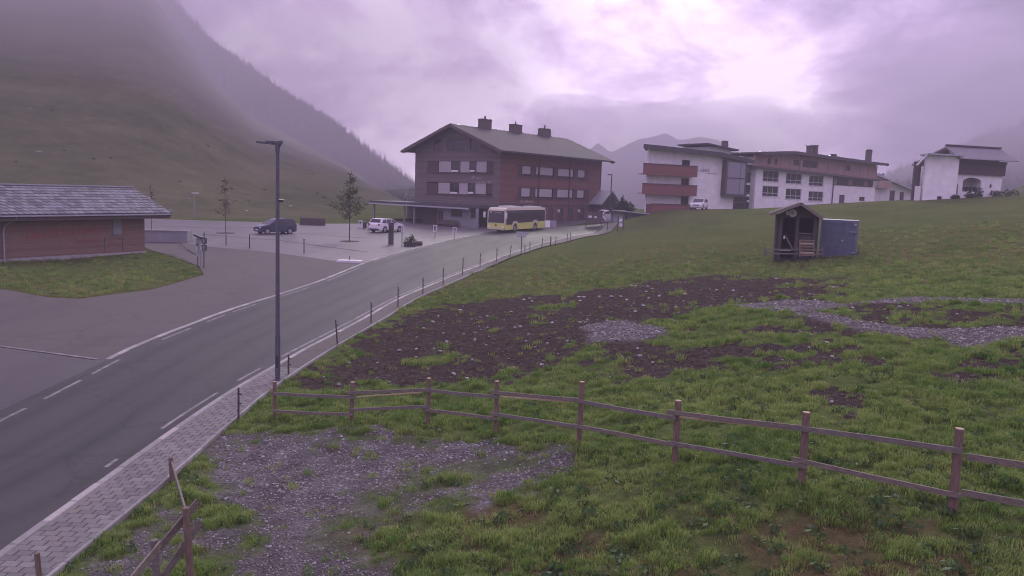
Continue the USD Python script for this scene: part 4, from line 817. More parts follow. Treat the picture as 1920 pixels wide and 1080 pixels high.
for px, w, h_, nm in ((1521.5, .8, 1.5, 'chimney'), (1530.5, .75, 1.7, 'chimney'), (1567, .5, .6, 'vent'), (1632.5, .8, 2.4, 'chimney')):
    a = h2.uv(px, 295)[0]; z = np.interp(a, [t[0] for t in tp], [t[1] for t in tp]) + .3
    c = h2.part(nm, bx(a - w / 2, a + w / 2, 0, .9, z - .5, z + h_), M_BROWNTRIM)
    h2.part('chimney_cap', bx(a - w / 2 - .12, a + w / 2 + .12, -.12, 1.02, z + h_ + .003, z + h_ + .12), M_ROOFEDGE, under=c)
# --- pale gabled house behind the end of the long hotel
p3 = at(1622, 380, 176.0); b3 = House('gabled_house', 'pale gabled house half hidden behind the end of the long hotel', p3, np.array([1.0, .35]), gz(*p3[:2]) - .3)
W3 = b3.uv(1712, 370)[0]; q0, q1 = b3.uv(1640, 327), b3.uv(1712, 357); sl = (q1[1] - q0[1]) / (q1[0] - q0[0]); zr0 = q0[1] - sl * q0[0]
w3 = [b3.rect(1668, 357, 1678, 376), b3.rect(1687, 360, 1695, 375)]
b3.wall([(0, -2), (W3, -2), (W3, zr0 + sl * W3 - .3), (0, zr0 - .3)], w3, M_RENDER2)
for w in w3: b3.window(w, frame=M_DFRAME)
b3.part('roof', slab([(-.5, -1.2, zr0 - sl * .5), (W3 + .8, -1.2, zr0 + sl * (W3 + .8)), (W3 + .8, 10, zr0 + sl * (W3 + .8)), (-.5, 10, zr0 - sl * .5)], .3), M_ZINC)
r = b3.rect(1641, 331, 1664, 353); b3.part('balcony', [bx(max(r[0], .1), r[2], -1.2, -1.1, r[1], r[3] - .9), bx(max(r[0], .1), r[2], -1.09, -.004, r[1], r[1] + .15)], M_HOTELWOOD)
r = b3.rect(1664, 325, 1670.5, 340); b3.part('chimney', bx(r[0], r[2], 2, 3, r[1], r[3]), M_GREYRENDER)
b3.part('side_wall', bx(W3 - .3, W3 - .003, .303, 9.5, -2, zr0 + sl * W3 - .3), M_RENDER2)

# --- farmhouse at the right with dark boarded upper storey
p4 = at(1780.5, 378, 112.0); u4 = np.array([math.cos(.26), math.sin(.26)]); z4 = 7.2
f4 = House('alpine_house', 'white alpine house with dark boarded upper storey and arched loggia', p4, u4, z4)
W4 = f4.uv(1877.5, 350)[0]; ze4 = f4.uv(1783, 299)[1]; zs4 = f4.uv(1800, 326.5)[1]
a0, az0 = f4.uv(1804, 359); a1, _ = f4.uv(1839, 350); zt4 = f4.uv(1820, 333)[1]; zs = f4.uv(1820, 341)[1]
arch = Polygon([(a0, az0), (a1, az0), (a1, zs)] + [((a0 + a1) / 2 + (a1 - a0) / 2 * math.cos(t), zs + (zt4 - zs) * math.sin(t)) for t in np.linspace(0, PI, 13)[1:-1]] + [(a0, zs)])
s0, sz0 = f4.uv(1855, 352); s1, _ = f4.uv(1860, 347); szt = f4.uv(1857, 343)[1]
small = Polygon([(s0, sz0), (s1, sz0), (s1, szt - .4), ((s0 + s1) / 2, szt), (s0, szt - .4)])
wl = f4.rect(1780.5, 345.5, 1796, 363)
wallp = Polygon([(0, -2.2), (W4, -2.2), (W4, zs4), (0, zs4)]).difference(arch).difference(small).difference(sbox(*wl))
f4.part('wall', extr(wallp, 0, .35), M_RENDER, label='white lower wall with arched loggia')
f4.window(wl, frame=M_DFRAME, mull=1); f4.part('window', extr(small.buffer(-.02), .15, .2), M_GLASS)
lg = f4.part('loggia', [bx(a0 - .2, a1 + .2, 2.2, 2.4, az0 - .2, zt4 + .2), bx(a0 - .2, a1 + .2, .353, 2.2, az0 - .25, az0 - .01), bx(a0 - .25, a0 - .05, .353, 2.2, az0, zt4 + .2), bx(a1 + .05, a1 + .25, .353, 2.2, az0, zt4 + .2)], M_RENDER2)
r = f4.rect(1817, 337, 1828, 349); f4.part('loggia_window', bx(r[0], r[2], 2.1, 2.19, r[1], r[3]), M_GLASS, under=lg); f4.part('window_frame', bx(r[0] - .15, r[2] + .15, 2.12, 2.18, r[1] - .15, r[3] + .15), M_DFRAME, under=lg)
for k in range(4):
    x = a0 + .5 + (a1 - a0 - 1) * k / 3; f4.part('flower_pot', cat([cyl((x, .55, az0), (x, .55, az0 + .28), .15, 8, .2), trimesh.creation.icosphere(1, .28).apply_translation((x, .55, az0 + .48))]), M_BUSH, under=lg)
f4.part('upper_wall', bx(-.2, W4 + .15, -.3, .4, zs4 + .003, ze4 - .003), M_DARKHOUSE, label='dark boarded upper storey')
yr4 = 1.4; rz0 = f4.uv(1790, 274.5, (0, yr4))[1]
f4.part('roof', slab([(-.4, -1.3, ze4 + .22), (W4 + 1.2, -1.3, ze4 + .22), (W4 + .6, yr4, rz0), (-.25, yr4, rz0)], .2), M_GREYROOF)
f4.part('roof', slab([(-.25, yr4 + .004, rz0), (W4 + .6, yr4 + .004, rz0), (W4 + .6, 10.5, ze4 - .35), (2.2, 10.5, ze4 - .35)], .2), M_ZINC)
f4.part('ridge_cap', bx(-.25, W4 + .6, yr4 - .2, yr4 + .2, rz0 + .003, rz0 + .22), M_ROOFEDGE)
f4.part('gutter', beam((-.4, -1.38, ze4 + .16), (W4 + 1.2, -1.38, ze4 + .16), .14, .14), M_ZINC)
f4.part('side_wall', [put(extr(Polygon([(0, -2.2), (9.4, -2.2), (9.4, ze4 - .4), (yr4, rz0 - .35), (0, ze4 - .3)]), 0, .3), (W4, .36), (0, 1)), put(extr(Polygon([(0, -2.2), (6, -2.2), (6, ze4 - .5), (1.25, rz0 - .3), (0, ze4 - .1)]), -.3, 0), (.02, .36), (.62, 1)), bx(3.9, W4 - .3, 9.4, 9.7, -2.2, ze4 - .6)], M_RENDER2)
g0 = f4.uv(1733, 340, (0, -1.0))[0]; zg = f4.uv(1756, 291.5, (0, -1.0))[1]; g1 = -.004
f4.wall([(g0, -2.2), (g1, -2.2), (g1, zg), (g0, zg)], [f4.rect(1757, 368, 1766, 376.5, (0, -1.0))], M_RENDER, (0, -1.0), name='wing_wall', label='plain white wing wall left of the dark storey')
f4.window(f4.rect(1757, 368, 1766, 376.5, (0, -1.0)), (0, -1.0), frame=M_DFRAME)
f4.part('wing_roof', slab([(g0 - .3, -1.7, zg + .22), (.1, -1.7, zg + .22), (.1, 2.0, zg + .22), (g0 + 1.6, 2.0, zg + .22)], .2), M_ZINC)
g2, zg2 = f4.uv(1714, 309, (0, -1.0)); f4.part('wing_eave', slab([(g2, -1.5, zg2), (g0 - .304, -1.5, zg + .22), (g0 + .3, -.75, zg + .22), (g2 + .5, -.75, zg2)], .18), M_ZINC)
f4.part('wing_side_wall', [put(bx(0, np.hypot(g0, 4.9), -.25, 0, -2.2, zg - .003), (g0 + .002, -.69), (-g0, 4.9)), bx(g2 + .9, g0 - .004, -.2, .1, -2.2, zg2 + .5)], M_DARKHOUSE)
f4.part('corner_post', bx(g0 - .9, g0 - .35, -.9, -.4, -2.2, f4.uv(1729, 349, (0, -1))[1]), M_WHITEP)
f4.part('cornice', bx(-.25, W4 + .2, -.42, -.303, ze4 - .32, ze4 - .01), M_BROWNTRIM)

# --- low garage behind the crest of the meadow, small buildings beside it
p5 = at(1147, 420, 117.0); b5 = House('garage', 'low grey flat roofed garage behind the crest of the meadow', p5, np.array([1.0, .25]), gz(*p5[:2]) - 1.2, 'garage')
W5 = b5.uv(1231, 410)[0]; z50, z51 = b5.uv(1150, 396)[1], b5.uv(1228, 405)[1]
b5.part('wall', [put(extr(Polygon([(2.4, -2), (W5, -2), (W5, z51), (2.4, z50 - .2)]), 0, .3), (0, 0), (1, 0)), bx(W5 - .3, W5 - .004, .303, 7, -2, z51), bx(0, .3, .303, 7, -2, z50 - .2), bx(0, W5, 6.7, 7, -2, z51)], M_GREYRENDER)
b5.part('roof', slab([(-.3, -.7, z50 + .22), (W5 + .3, -.7, z51 + .2), (W5 + .3, 7.4, z51 + .2), (-.3, 7.4, z50 + .22)], .28), M_ROOFEDGE)
b5.part('roof_edge', slab([(-.3, -.76, z50 + .26), (W5 + .3, -.76, z51 + .24), (W5 + .3, -.705, z51 + .24), (-.3, -.705, z50 + .26)], .14), M_ZINC)
a, z = b5.uv(1202, 407); b5.part('wall_lamp', [bx(a - .14, a + .14, -.2, -.01, z - .25, z + .25)], M_WHITEP)
p6 = at(1124, 405, 132.0); b6 = House('small_wooden_house', 'small dark wooden house with pale metal roof beside the big wooden hotel', p6, np.array([.6, .8]), gz(*p6[:2]) - .3)
W6 = 5.0; za6 = b6.uv(1143, 357)[1]; ze6 = za6 - 1.7
b6.part('wall', [put(extr(Polygon([(0, -.5), (W6, -.5), (W6, ze6), (W6 / 2, za6 - .25), (0, ze6)]), 0, .25), (0, 0), (1, 0)), put(extr(Polygon([(0, -.5), (6, -.5), (6, ze6), (0, ze6)]), 0, .25), (0, 6.004), (0, -1)), bx(W6 - .25, W6 - .003, .253, 6, -.5, ze6)], M_DARKHOUSE)
for xa, xb in ((-.9, W6 / 2), (W6 + .9, W6 / 2)): b6.part('roof', slab([(xa, -.8, ze6 - .6), (xb, -.8, za6), (xb, 6.8, za6), (xa, 6.8, ze6 - .6)], .18), M_ZINC)
p7 = at(1183, 400, 165.0); b7 = House('distant_house', 'distant house with pale roof edge peeping out behind the garage and the bushy spruce', p7, np.array([1.0, .1]), gz(*p7[:2]) - 2)
zt7 = b7.uv(1190, 386)[1]; zr7 = b7.uv(1196, 392)[1]; Wr = b7.uv(1196, 390)[0]
b7.part('wall', put(extr(Polygon([(-3, -2), (Wr - .9, -2), (Wr - .9, zr7 - .2), (-3, zt7)]), 0, 6), (0, 0), (1, 0)), M_WHITEP)
b7.part('roof', slab([(-3.5, -1, zt7 + .4), (Wr, -1, zr7), (Wr, 7, zr7), (-3.5, 7, zt7 + .4)], .35), M_ROOFEDGE)

# --- ski hut at the left
pS0 = at(272, 474, 60.0)[:2]; pS1 = at(-60, 496, 49.0)[:2]
uS = (pS0 - pS1) / np.linalg.norm(pS0 - pS1); LS = np.linalg.norm(pS0 - pS1); zS = 1.40
sk = House('ski_hut', 'low wooden ski school hut with grey shingle roof and red lettering', pS1, uS, zS, 'hut')
zES = sk.uv(272, 402.5)[1] + .05
sk.wall([(0, -.3), (LS, -.3), (LS, zES), (0, zES)], [], M_SKIWOOD, t=.25)
sk.part('plinth', bx(-.02, LS + .02, -.04, -.004, -.5, .22), M_CONCRETE)
sk.part('side_wall', [bx(LS - .25, LS - .003, .253, 6.2, -.3, zES - .1), bx(0, .25, .253, 6.2, -.3, zES - .1), bx(0, LS, 6.2, 6.45, -.3, zES - .1)], M_SKIWOOD)
ov = .75; re = sk.uv(319, 399, (0, -ov))[0]; ze = sk.uv(300, 399.2, (0, -ov))[1]
rw = 3.6
ridge_z = sk.uv(230, 351.5, (0, rw))[1]; rl = sk.uv(267, 351, (0, rw))[0]; rl = (rl + re) / 2 if rl < re - 1.2 else re
le = -6.0
sk.part('roof_board', [slab([(le, -ov, ze - .05), (re, -ov, ze - .05), (re, rw, ridge_z - .05), (le, rw, ridge_z - .05)], .12), slab([(le, rw + .004, ridge_z), (re, rw + .004, ridge_z), (re, 7.4, ze), (le, 7.4, ze)], .12)], M_ROOFEDGE)
sk.part('ridge_cap', bx(le, re + .02, rw - .16, rw + .16, ridge_z + .02, ridge_z + .10), M_ZINC)
sk.part('gutter', beam((le, -ov - .09, ze - .10), (re, -ov - .09, ze - .10), .12, .10), M_ZINC)
sk.part('fascia', bx(le, re, -ov - .03, -ov, ze - .42, ze - .17), M_BROWNTRIM)
sk.part('bargeboard', slab([(re + .003, -ov - .1, ze), (re + .09, -ov - .1, ze), (re + .09, rw, ridge_z + .06), (re + .003, rw, ridge_z + .06)], .26), M_BROWNTRIM)
nrow = 10; P0_, P1_ = np.array([0, -ov - .04, ze]), np.array([0, rw, ridge_z]); sv = P1_ - P0_; sl_ = np.linalg.norm(sv); sv /= sl_; nv = np.array([0, -sv[2], sv[1]])
tw_ = .46; vis0 = sk.uv(-6, 385, (0, 1))[0]; tiles, rest = [], []
for j in range(nrow):
    x = re - tw_ * (1 if j % 2 == 0 else .5)
    first = True
    if j % 2:
        tiles.append((re - tw_ * .5, re, j))
        x -= tw_
    while x > le:
        (tiles if len(tiles) < 296 and x > vis0 else rest).append((x, x + tw_, j)); x -= tw_
def tile_mesh(x0, x1, j):
    d0, d1 = sl_ * j / nrow - .03, sl_ * (j + 1) / nrow; j_ = rng.uniform(-.006, .006)
    a, b = P0_ + sv * d0, P0_ + sv * d1; h0, h1 = .065 + j_, .022
    x0, x1 = x0 + .018, x1 - .018
    v = np.array([(x0 + .01, *(a + nv * h0)[1:]), ((x0 + x1) / 2, *(a - sv * .05 + nv * h0)[1:]), (x1 - .01, *(a + nv * h0)[1:]), (x1 - .01, *(b + nv * h1)[1:]), (x0 + .01, *(b + nv * h1)[1:]),
                  (x0 + .01, *(a)[1:]), ((x0 + x1) / 2, *(a - sv * .05)[1:]), (x1 - .01, *(a)[1:])])
    f = [[0, 1, 4], [1, 3, 4], [1, 2, 3], [5, 6, 1], [5, 1, 0], [6, 7, 2], [6, 2, 1], [7, 3, 2], [5, 0, 4]]
    return trimesh.Trimesh(v, f, process=False)
for t in tiles: sk.part('roof_tile', tile_mesh(*t), M_TILE[rng.choice(3, p=[.4, .34, .26])])
if rest: sk.part('hidden_tiles', [tile_mesh(*t) for t in rest], M_TILE[0], kind='stuff')
a, z = sk.uv(48, 449); b, zb_ = sk.uv(188, 436); m = meshkit.text_mesh('Die Skischule', .62, .02); wdt = m.bounds[1][0]
sc = (b - a) / wdt; m.vertices = np.stack([m.vertices[:, 0] * sc + a, -m.vertices[:, 2] - .004, m.vertices[:, 1] * 1.0 + z + (zb_ - z) * m.vertices[:, 0] / wdt], 1)
sk.part('lettering', m, M_REDTEXT)
a, z = sk.uv(140, 456); b, _ = sk.uv(187, 452); m = meshkit.text_mesh('Faschina', .26, .02); wdt = m.bounds[1][0]; m.vertices = np.stack([m.vertices[:, 0] * (b - a) / wdt + a, -m.vertices[:, 2] - .004, m.vertices[:, 1] + z], 1)
sk.part('lettering', m, M_REDTEXT)
r = sk.rect(196, 444, 232, 471); fr_ = [bx(r[0], r[2], -.05, -.004, r[3] - .1, r[3]), bx(r[0], r[0] + .1, -.05, -.004, r[1], r[3] - .103), bx(r[2] - .1, r[2], -.05, -.004, r[1], r[3] - .103)]
sk.part('hatch_frame', fr_, M_RAIL)
r2 = sk.rect(211, 412, 227, 440); sk.part('shutter', bx(r2[0], r2[2], -.06, -.004, r2[1], r2[3]), M_GREYRENDER)
a, _ = sk.uv(5, 450); sk.part('downpipe', tube([(a + .5, -ov - .05, ze - .2), (a + .1, -.12, ze - .75), (a, -.12, ze - 1.0), (a, -.12, -.1)], .055), M_ZINC)
sk.part('foundation', bx(.3, LS - .3, .3, 6, -.6, -.05), M_CONCRETE)
# low stone-faced wall beside it
w0, w1_ = G(258, 455), G(351, 455); w0 = at(256, 455, w1_[1] - 1.0)
lw = Thing('retaining_wall', 'low grey retaining wall with pale coping beside the ski hut', 'wall', loc=(*w1_[:2], gz(*w1_[:2])), rz=math.atan2(w1_[1] - w0[1], w1_[0] - w0[0]))
lwl = np.linalg.norm(w1_[:2] - w0[:2]); hw_ = 1.0
lw.part('wall_face', bx(-lwl - 3, 0, 0, .35, -.6, hw_), M_GREYRENDER); lw.part('coping', bx(-lwl - 3.05, .05, -.05, .40, hw_ + .003, hw_ + .09), M_CONCRETE); lw.part('end_wall', bx(-.3, 0, .353, 3.0, -.6, hw_), M_GREYRENDER)

# ------------------------------------------------------------------ street furniture, fences
def leanpost(h, r, n=8, lean=(0, 0), r1=None): return cyl((0, 0, -.3), (lean[0] * h, lean[1] * h, h), r, n, r1)
# tall lamp in front
pl = on_plane(515, 716); sL_ = 1500 / pl[1]
zl = plane_hit(516, 268, pl[:2], np.array([1.0, 0]))[1] - pl[2]
tl = Thing('street_lamp', 'tall dark street lamp with flat head standing on the paved walk in front', 'street lamp', loc=(pl[0] + .1, pl[1], gz(*pl[:2])))
tl.part('base_plate', cyl((0, 0, 0), (0, 0, .1), .16, 12), M_LAMP)
tl.part('pole', [cyl((0, 0, .0), (0, 0, 1.6), .085, 12), cyl((0, 0, 1.6), (0, 0, zl), .072, 12, .055)], M_LAMP)
tl.part('door', bx(-.04, .04, -.092, -.075, .5, .9), M_DMETAL)
am = tl.part('arm', [cyl((0, 0, zl - .28), (0, 0, zl + .02), .075, 10), beam((.17, 0, zl + .03), (-.2, 0, zl - .01), .11, .09), cyl((.10, 0, zl + .03), (.02, 0, zl - .16), .05, 8)], M_LAMP)
tl.part('lamp_head', [slab([(-.64, -.15, zl + .035), (-.12, -.15, zl + .0), (-.12, .15, zl + .0), (-.64, .15, zl + .035)], .055), bx(-.36, -.14, -.10, .10, zl + .0, zl + .055)], M_LAMP)
z2 = plane_hit(519, 376, pl[:2], np.array([1.0, 0]))[1] - pl[2]
br = tl.part('sensor_bracket', [bx(.05, .18, -.04, .04, z2 - .05, z2 + .02)], M_DMETAL); tl.part('sensor_cap', bx(.055, .20, -.05, .05, z2 + .023, z2 + .05), M_WHITEP, under=br)
# small lamp by the parking lot, slim lamp beside the big hotel
p = G(365, 411); h = (411 - 363) / 1500 * p[1]
ts = Thing('parking_lamp', 'thin pale lamp post at the back of the parking lot beside the ski hut roof', 'street lamp', loc=p)
ts.part('pole', cyl((0, 0, -.2), (0, 0, h), .06, 8, .045), M_METAL); ts.part('lamp_head', [bx(-.3, .55, -.1, .1, h + .0, h + .09)], M_WHITEP)
p = at(1143, 412, 119.0); p[2] = gz(p[0], p[1]); h = (412 - 322) / 1500 * 119
ts = Thing('hotel_lamp', 'slim dark lamp post with bent arm right of the big wooden hotel', 'street lamp', loc=p)
ts.part('pole', cyl((0, 0, -.3), (0, 0, h), .085, 8, .07), M_DMETAL); ts.part('lamp_arm', bx(-.62, .07, -.09, .09, h - .08, h + .05), M_DMETAL)
# stakes along the walk
STK = [(447, 790, 724, 0), (541, 706, 668, 1), (634, 651, 600, -6), (696, 607, 566, 0), (746, 577, 538, 0), (793, 553, 521, 0), (831, 535, 502, 0), (867, 517, 484, 0), (900, 502, 475, 0), (931, 492, 465, 0), (955, 483, 460, 3), (984, 475, 462, 0), (993.5, 470, 453, 0), (1016, 465, 446, 0), (1032, 461, 444, 0), (1042, 459, 444, 0), (1063, 455, 438, 0), (1069, 453, 437, 0)]
stakes = []
ORD = ['', 'first', 'second', 'third', 'fourth', 'fifth', 'sixth', 'seventh', 'eighth', 'ninth', 'tenth', 'eleventh', 'twelfth', 'thirteenth', 'fourteenth', 'fifteenth', 'sixteenth', 'seventeenth']
for i, (px, yb_, yt, ln) in enumerate(STK):
    p = G(px, yb_) if i else on_plane(px, yb_)
    p[2] = gz(p[0], p[1]); h = max(.75, (yb_ - yt) / 1500 * p[1] * 1.02); r = .034 if i not in (14,) else .06
    lean = -.10 if ln == -6 else (.12 if ln == 3 else rng.uniform(-.02, .02))
    lab = {0: 'dark thin stake nearest the camera beside the start of the rail fence', 1: 'dark stake standing just right of the tall street lamp', 2: 'dark stake leaning left beside the brown soil patch'}.get(i)
    st = Thing('fence_stake', lab or f'thin dark fence stake on the grassy walk edge, {ORD[i]} beyond the tall street lamp', 'fence stake', 'fence stakes along the walk', loc=p)
    st.part('stake', cyl((0, 0, -.3), (lean * h, 0, h), r, 7, r * .8), M_STAKE)
    for k in (.55, .82): st.part('insulator', cyl((lean * h * k + r * .7, 0, h * k), (lean * h * k + r + .05, -.02, h * k), .022, 6), M_DMETAL)
    stakes.append((p, h, lean))
q = at(75, 1080, 13.4); q = atz(76, 1092, .34); h = (1100 - 1045) / 1500 * q[1] * 1.15
st = Thing('fence_stake', 'reddish wooden stake stub on the paving at the bottom left corner', 'fence stake', loc=(q[0], q[1], gz(q[0], q[1])))
st.part('stake', cyl((0, 0, -.3), (-.04, 0, h), .05, 8, .045), M_POST); st.part('insulator', cyl((-.0, -.05, h * .2), (0, -.1, h * .2), .03, 6), M_DMETAL)
# rail fence across the meadow foot
FP = [(516, 786, 716, .055), (659, 792, 717, .06), (802, 797, 709, .06), (930, 808, 715, .06), (1085, 836, 716, .062), (1265, 872, 752, .062), (1503, 913, 773, .064), (1786, 963, 805, .066)]
posts = []
for px, yb_, yt, r in FP:
    p = G(px, yb_); h = plane_hit(px, yt, p[:2], np.array([1.0, 0]))[1] - p[2]; posts.append((p, h, r))
o = posts[0][0]
rf = Thing('rail_fence', 'weathered wooden post and rail fence sagging across the foot of the meadow', 'fence', loc=o)
tops_ = []
for i, (p, h, r) in enumerate(posts):
    b = p - o; t = b + np.array([rng.uniform(-.03, .03), rng.uniform(-.03, .03), h]); tops_.append((b, t))
    pp = rf.part('post', cyl(b + [0, 0, -.4], t, r * 1.08, 10, r), M_POST); rf.part('post_cap', cyl(t + [0, 0, .001], t + [0, 0, .012], r * .96, 10), M_POSTCUT, under=pp)
# two more posts beyond the right edge of the picture
dirn = posts[-1][0] - posts[-2][0]
for k in (1, 2):
    e = posts[-1][0] + dirn * k; e[2] = gz(e[0], e[1]); b = e - o; t = b + np.array([0, 0, 1.3]); tops_.append((b, t)); rf.part('post', cyl(b + [0, 0, -.4], t, .07, 10, .062), M_POST)
fu, fl = [.80, .78, .74, .76, .70, .60, .70, .70, .7, .7], [.30, .29, .38, .42, .40, .22, .20, .22, .25, .25]
RAILPX = [((522, 737, 655, 742), (525, 770, 655, 774)), ((662, 736, 798, 728), (668, 768, 798, 759)), ((806, 731, 928, 741), (806, 768, 928, 782)), ((934, 736, 1082, 746), (934, 777, 1082, 796)), ((1090, 752, 1262, 779), (1090, 800, 1262, 829)), ((1270, 774, 1500, 797), (1270, 832, 1500, 868)), ((1506, 803, 1784, 838), (1506, 862, 1784, 922))]
for i in range(len(RAILPX)):
    (b0, t0), (b1, t1) = tops_[i], tops_[i + 1]; d = (b1 - b0)[:2] / np.linalg.norm((b1 - b0)[:2])
    for j, (xa, ya_, xb, yb_) in enumerate(RAILPX[i]):
        wp = posts[i][0][:2]; ua, za = plane_hit(xa, ya_, wp, d); ub, zb = plane_hit(xb, yb_, wp, d)
        off = np.array([d[1], -d[0], 0]) * .10
        A_ = np.array([*(wp + d * (ua - .16)), za]) - o + off; B_ = np.array([*(wp + d * (ub + .16)), zb]) - o + off
        mid = (A_ + B_) / 2 + [0, 0, rng.uniform(-.02, .015)]
        hgt = .085 if j == 0 else .08
        m1, m2 = beam(A_, mid, .035, hgt), beam(mid, B_, .035, hgt)
        rf.part('rail', [m1, m2], M_RAIL if (i + j) % 2 else M_RAIL2)
    if i in (1, 3, 5): # a second bright slat under the top rail
        xa, ya_, xb, yb_ = RAILPX[i][0]; ua, za = plane_hit(xa + 10, ya_ + 6.5, wp, d); ub, zb = plane_hit(xb - 6, yb_ + 6.5, wp, d)
        rf.part('slat', beam(np.array([*(wp + d * ua), za]) - o + off * .9, np.array([*(wp + d * ub), zb]) - o + off * .9, .03, .03), M_POSTCUT)
for i in range(len(RAILPX), len(tops_) - 1):
    for k in (.72, .28): rf.part('rail', beam(tops_[i][0] + [.07, -.06, 1.3 * k], tops_[i + 1][0] + [.07, -.06, 1.3 * k], .035, .1), M_RAIL)
# second fence running towards the camera at the bottom left
b_a = atz(324, 900, .42); b_b = atz(362, 1130, .45); b_c = atz(300, 1150, .42)
f2 = Thing('plank_fence', 'short plank fence with leaning posts beside the gravel at the bottom left', 'fence', loc=b_b)
def pz(px, py, D): return at(px, py, D) - b_b
DA, DB, DC = b_a[1], b_b[1], b_c[1]
f2.part('post', cyl(b_a - b_b + [0, 0, -.3], pz(320, 858, DA), .05, 9), M_POST)
f2.part('post', cyl([0, 0, -.3], pz(349, 952, DB), .06, 9, .055), M_POST)
f2.part('post', cyl(b_c - b_b + [0, 0, -.3], pz(289, 1012, DC), .06, 9, .055), M_RAIL2, label='grey mossy post')
f2.part('rail', beam(pz(371, 940, DB + .5), pz(300, 1026, DC + .05), .03, .13), M_RAIL)
f2.part('rail', beam(pz(300, 1022, DC - .05), pz(236, 1100, DC - 1.3), .03, .13), M_RAIL)
f2.part('rail', beam(pz(376, 978, DB + .4), pz(300, 1090, DC + .1), .03, .13), M_RAIL)
f2.part('rail', beam(pz(322, 868, DA - .02), pz(352, 972, DB + .1), .03, .08), M_RAIL2)

# wooden hut and container in the meadow
ph_ = at(1451, 470, 54.5); hz = G(1500, 478); ph_[2] = gz(ph_[0], ph_[1])
hu = House('wooden_hut', 'small dark wooden hut with two round lamps under its gable', ph_, np.array([1.0, -.30]), ph_[2] + .25, 'hut')
Wh = hu.uv(1534, 440)[0]; zeh = hu.uv(1456, 403)[1]; zah = hu.uv(1502, 380)[1]; am_ = hu.uv(1501, 390)[0]; zer = hu.uv(1533, 409)[1]
dr_ = hu.rect(1467, 409, 1490, 467); wn_ = hu.rect(1498, 409, 1525, 437); dr_ = (dr_[0], .05, dr_[2], dr_[3])
hu.wall([(0, -.35), (Wh, -.35), (Wh, zer), (am_, zah - .12), (0, zeh)], [dr_, wn_], M_HUTWOOD, t=.08)
hu.part('side_wall', [bx(0, .08, .083, 2.9, -.35, zeh - .05), bx(Wh - .08, Wh, .083, 2.9, -.35, zer - .05), bx(0, Wh, 2.9, 2.98, -.35, zeh)], M_HUTWOOD)
hu.part('floor', bx(.09, Wh - .09, .09, 2.89, -.2, .0), M_HUTWOOD)
e0, ez0 = hu.uv(1443, 399.5); e1, ez1 = hu.uv(1543, 408)
for (a, za, nm) in ((e0, ez0, -1), (e1, ez1, 1)):
    rp = hu.part('roof', slab([(a, -.75, za), (am_ - .004 * -nm, -.75, zah + .02), (am_ - .004 * -nm, 3.4, zah + .02), (a, 3.4, za)], .09), M_SLATE)
    hu.part('bargeboard', slab([(a, -.80, za - .02), (am_ - .004 * -nm, -.80, zah), (am_ - .004 * -nm, -.755, zah), (a, -.755, za - .02)], .16), M_RAIL, under=rp)
for px, r in ((1477, .16), (1486.5, .30)):
    a, z = hu.uv(px, 399.5); lm = hu.part('round_lamp', cyl((a, -.2, z), (a, -.01, z), r, 18), M_DMETAL); hu.part('lamp_glass', cyl((a, -.215, z), (a, -.203, z), r * .86, 18), M_PALETEXT, under=lm)
    if r > .2: hu.part('lamp_core', cyl((a, -.232, z), (a, -.218, z), r * .35, 12), M_GREYTEXT, under=lm)
for px in (1462, 1494, 1528): a = hu.uv(px, 440)[0]; hu.part('post', bx(a - .09, a + .09, -.18, -.004, -.3, min(zeh, zer) - .02), M_HUTWOOD)
a, z = hu.uv(1472, 441); b, z2 = hu.uv(1486, 467); hu.part('brace', beam((a, -.1, z), (b, -.1, z2), .06, .09), M_RAIL)
a, z = hu.uv(1470.5, 444.5); hu.part('hook', cyl((a, -.09, z - .12), (a, -.04, z + .1), .06, 8), M_WHITEP)
r = hu.rect(1462, 466.5, 1482, 469.5); hu.part('threshold', bx(r[0], r[2], -.6, -.2, r[1], r[1] + .07), M_ZINC)
hu.part('shelf', bx(wn_[0] - .05, wn_[2] + .05, -.12, .05, wn_[1] - .06, wn_[1] - .004), M_RAIL2)
# railing and pallets in front
pr_ = G(1430, 478); vr = Thing('hut_railing', 'low wooden railing in front of the dark hut', 'railing', loc=pr_)
def rel(px, py, D): return at(px, py, D) - pr_
for px in (1434, 1494.5, 1542): D_ = 53.6; g_ = G(px, 479); vr.part('post', cyl(rel(px, 481, D_), rel(px, 463.5, D_), .055, 8), M_RAIL2)
for y0, y1 in ((467.5, 468.5), (475, 476.5)): vr.part('rail', beam(rel(1432, y0, 53.5), rel(1543, y1, 53.5), .04, .09), M_RAIL2)
pp_ = at(1512, 480, 53.0); pa = Thing('pallet_stack', 'reddish wooden pallet leaning upright against the hut railing', 'pallet', loc=pp_)
def rel2(px, py, D=53.0): return at(px, py, D) - pp_
for px in (1500, 1525.5): pa.part('upright', beam(rel2(px, 481), rel2(px, 450), .09, .1), M_RAIL)
for y in (451, 456.5, 462, 468, 473.5, 478): pa.part('slat', beam(rel2(1500.5, y, 52.94), rel2(1525, y + .6, 52.94), .03, .11), M_POST if y not in (456.5, 473.5) else M_POSTCUT)
pc = at(1535, 476, 55.2); pc[2] = gz(pc[0], pc[1])
co = House('storage_container', 'blue grey metal storage container beside the wooden hut', pc, np.array([1.0, -.42]), pc[2] - .05, 'container')
Wc = co.uv(1607.5, 450)[0]; hc = co.uv(1536, 412.5)[1]; hc2 = co.uv(1606, 419)[1]; hc = (hc + hc2) / 2 + .06
n = 22; xs = np.linspace(.14, Wc - .14, n * 2 + 1); pts = []
for k in range(n * 2): pts += [(xs[k], .0 if k % 2 else .035), (xs[k + 1], .0 if k % 2 else .035)]
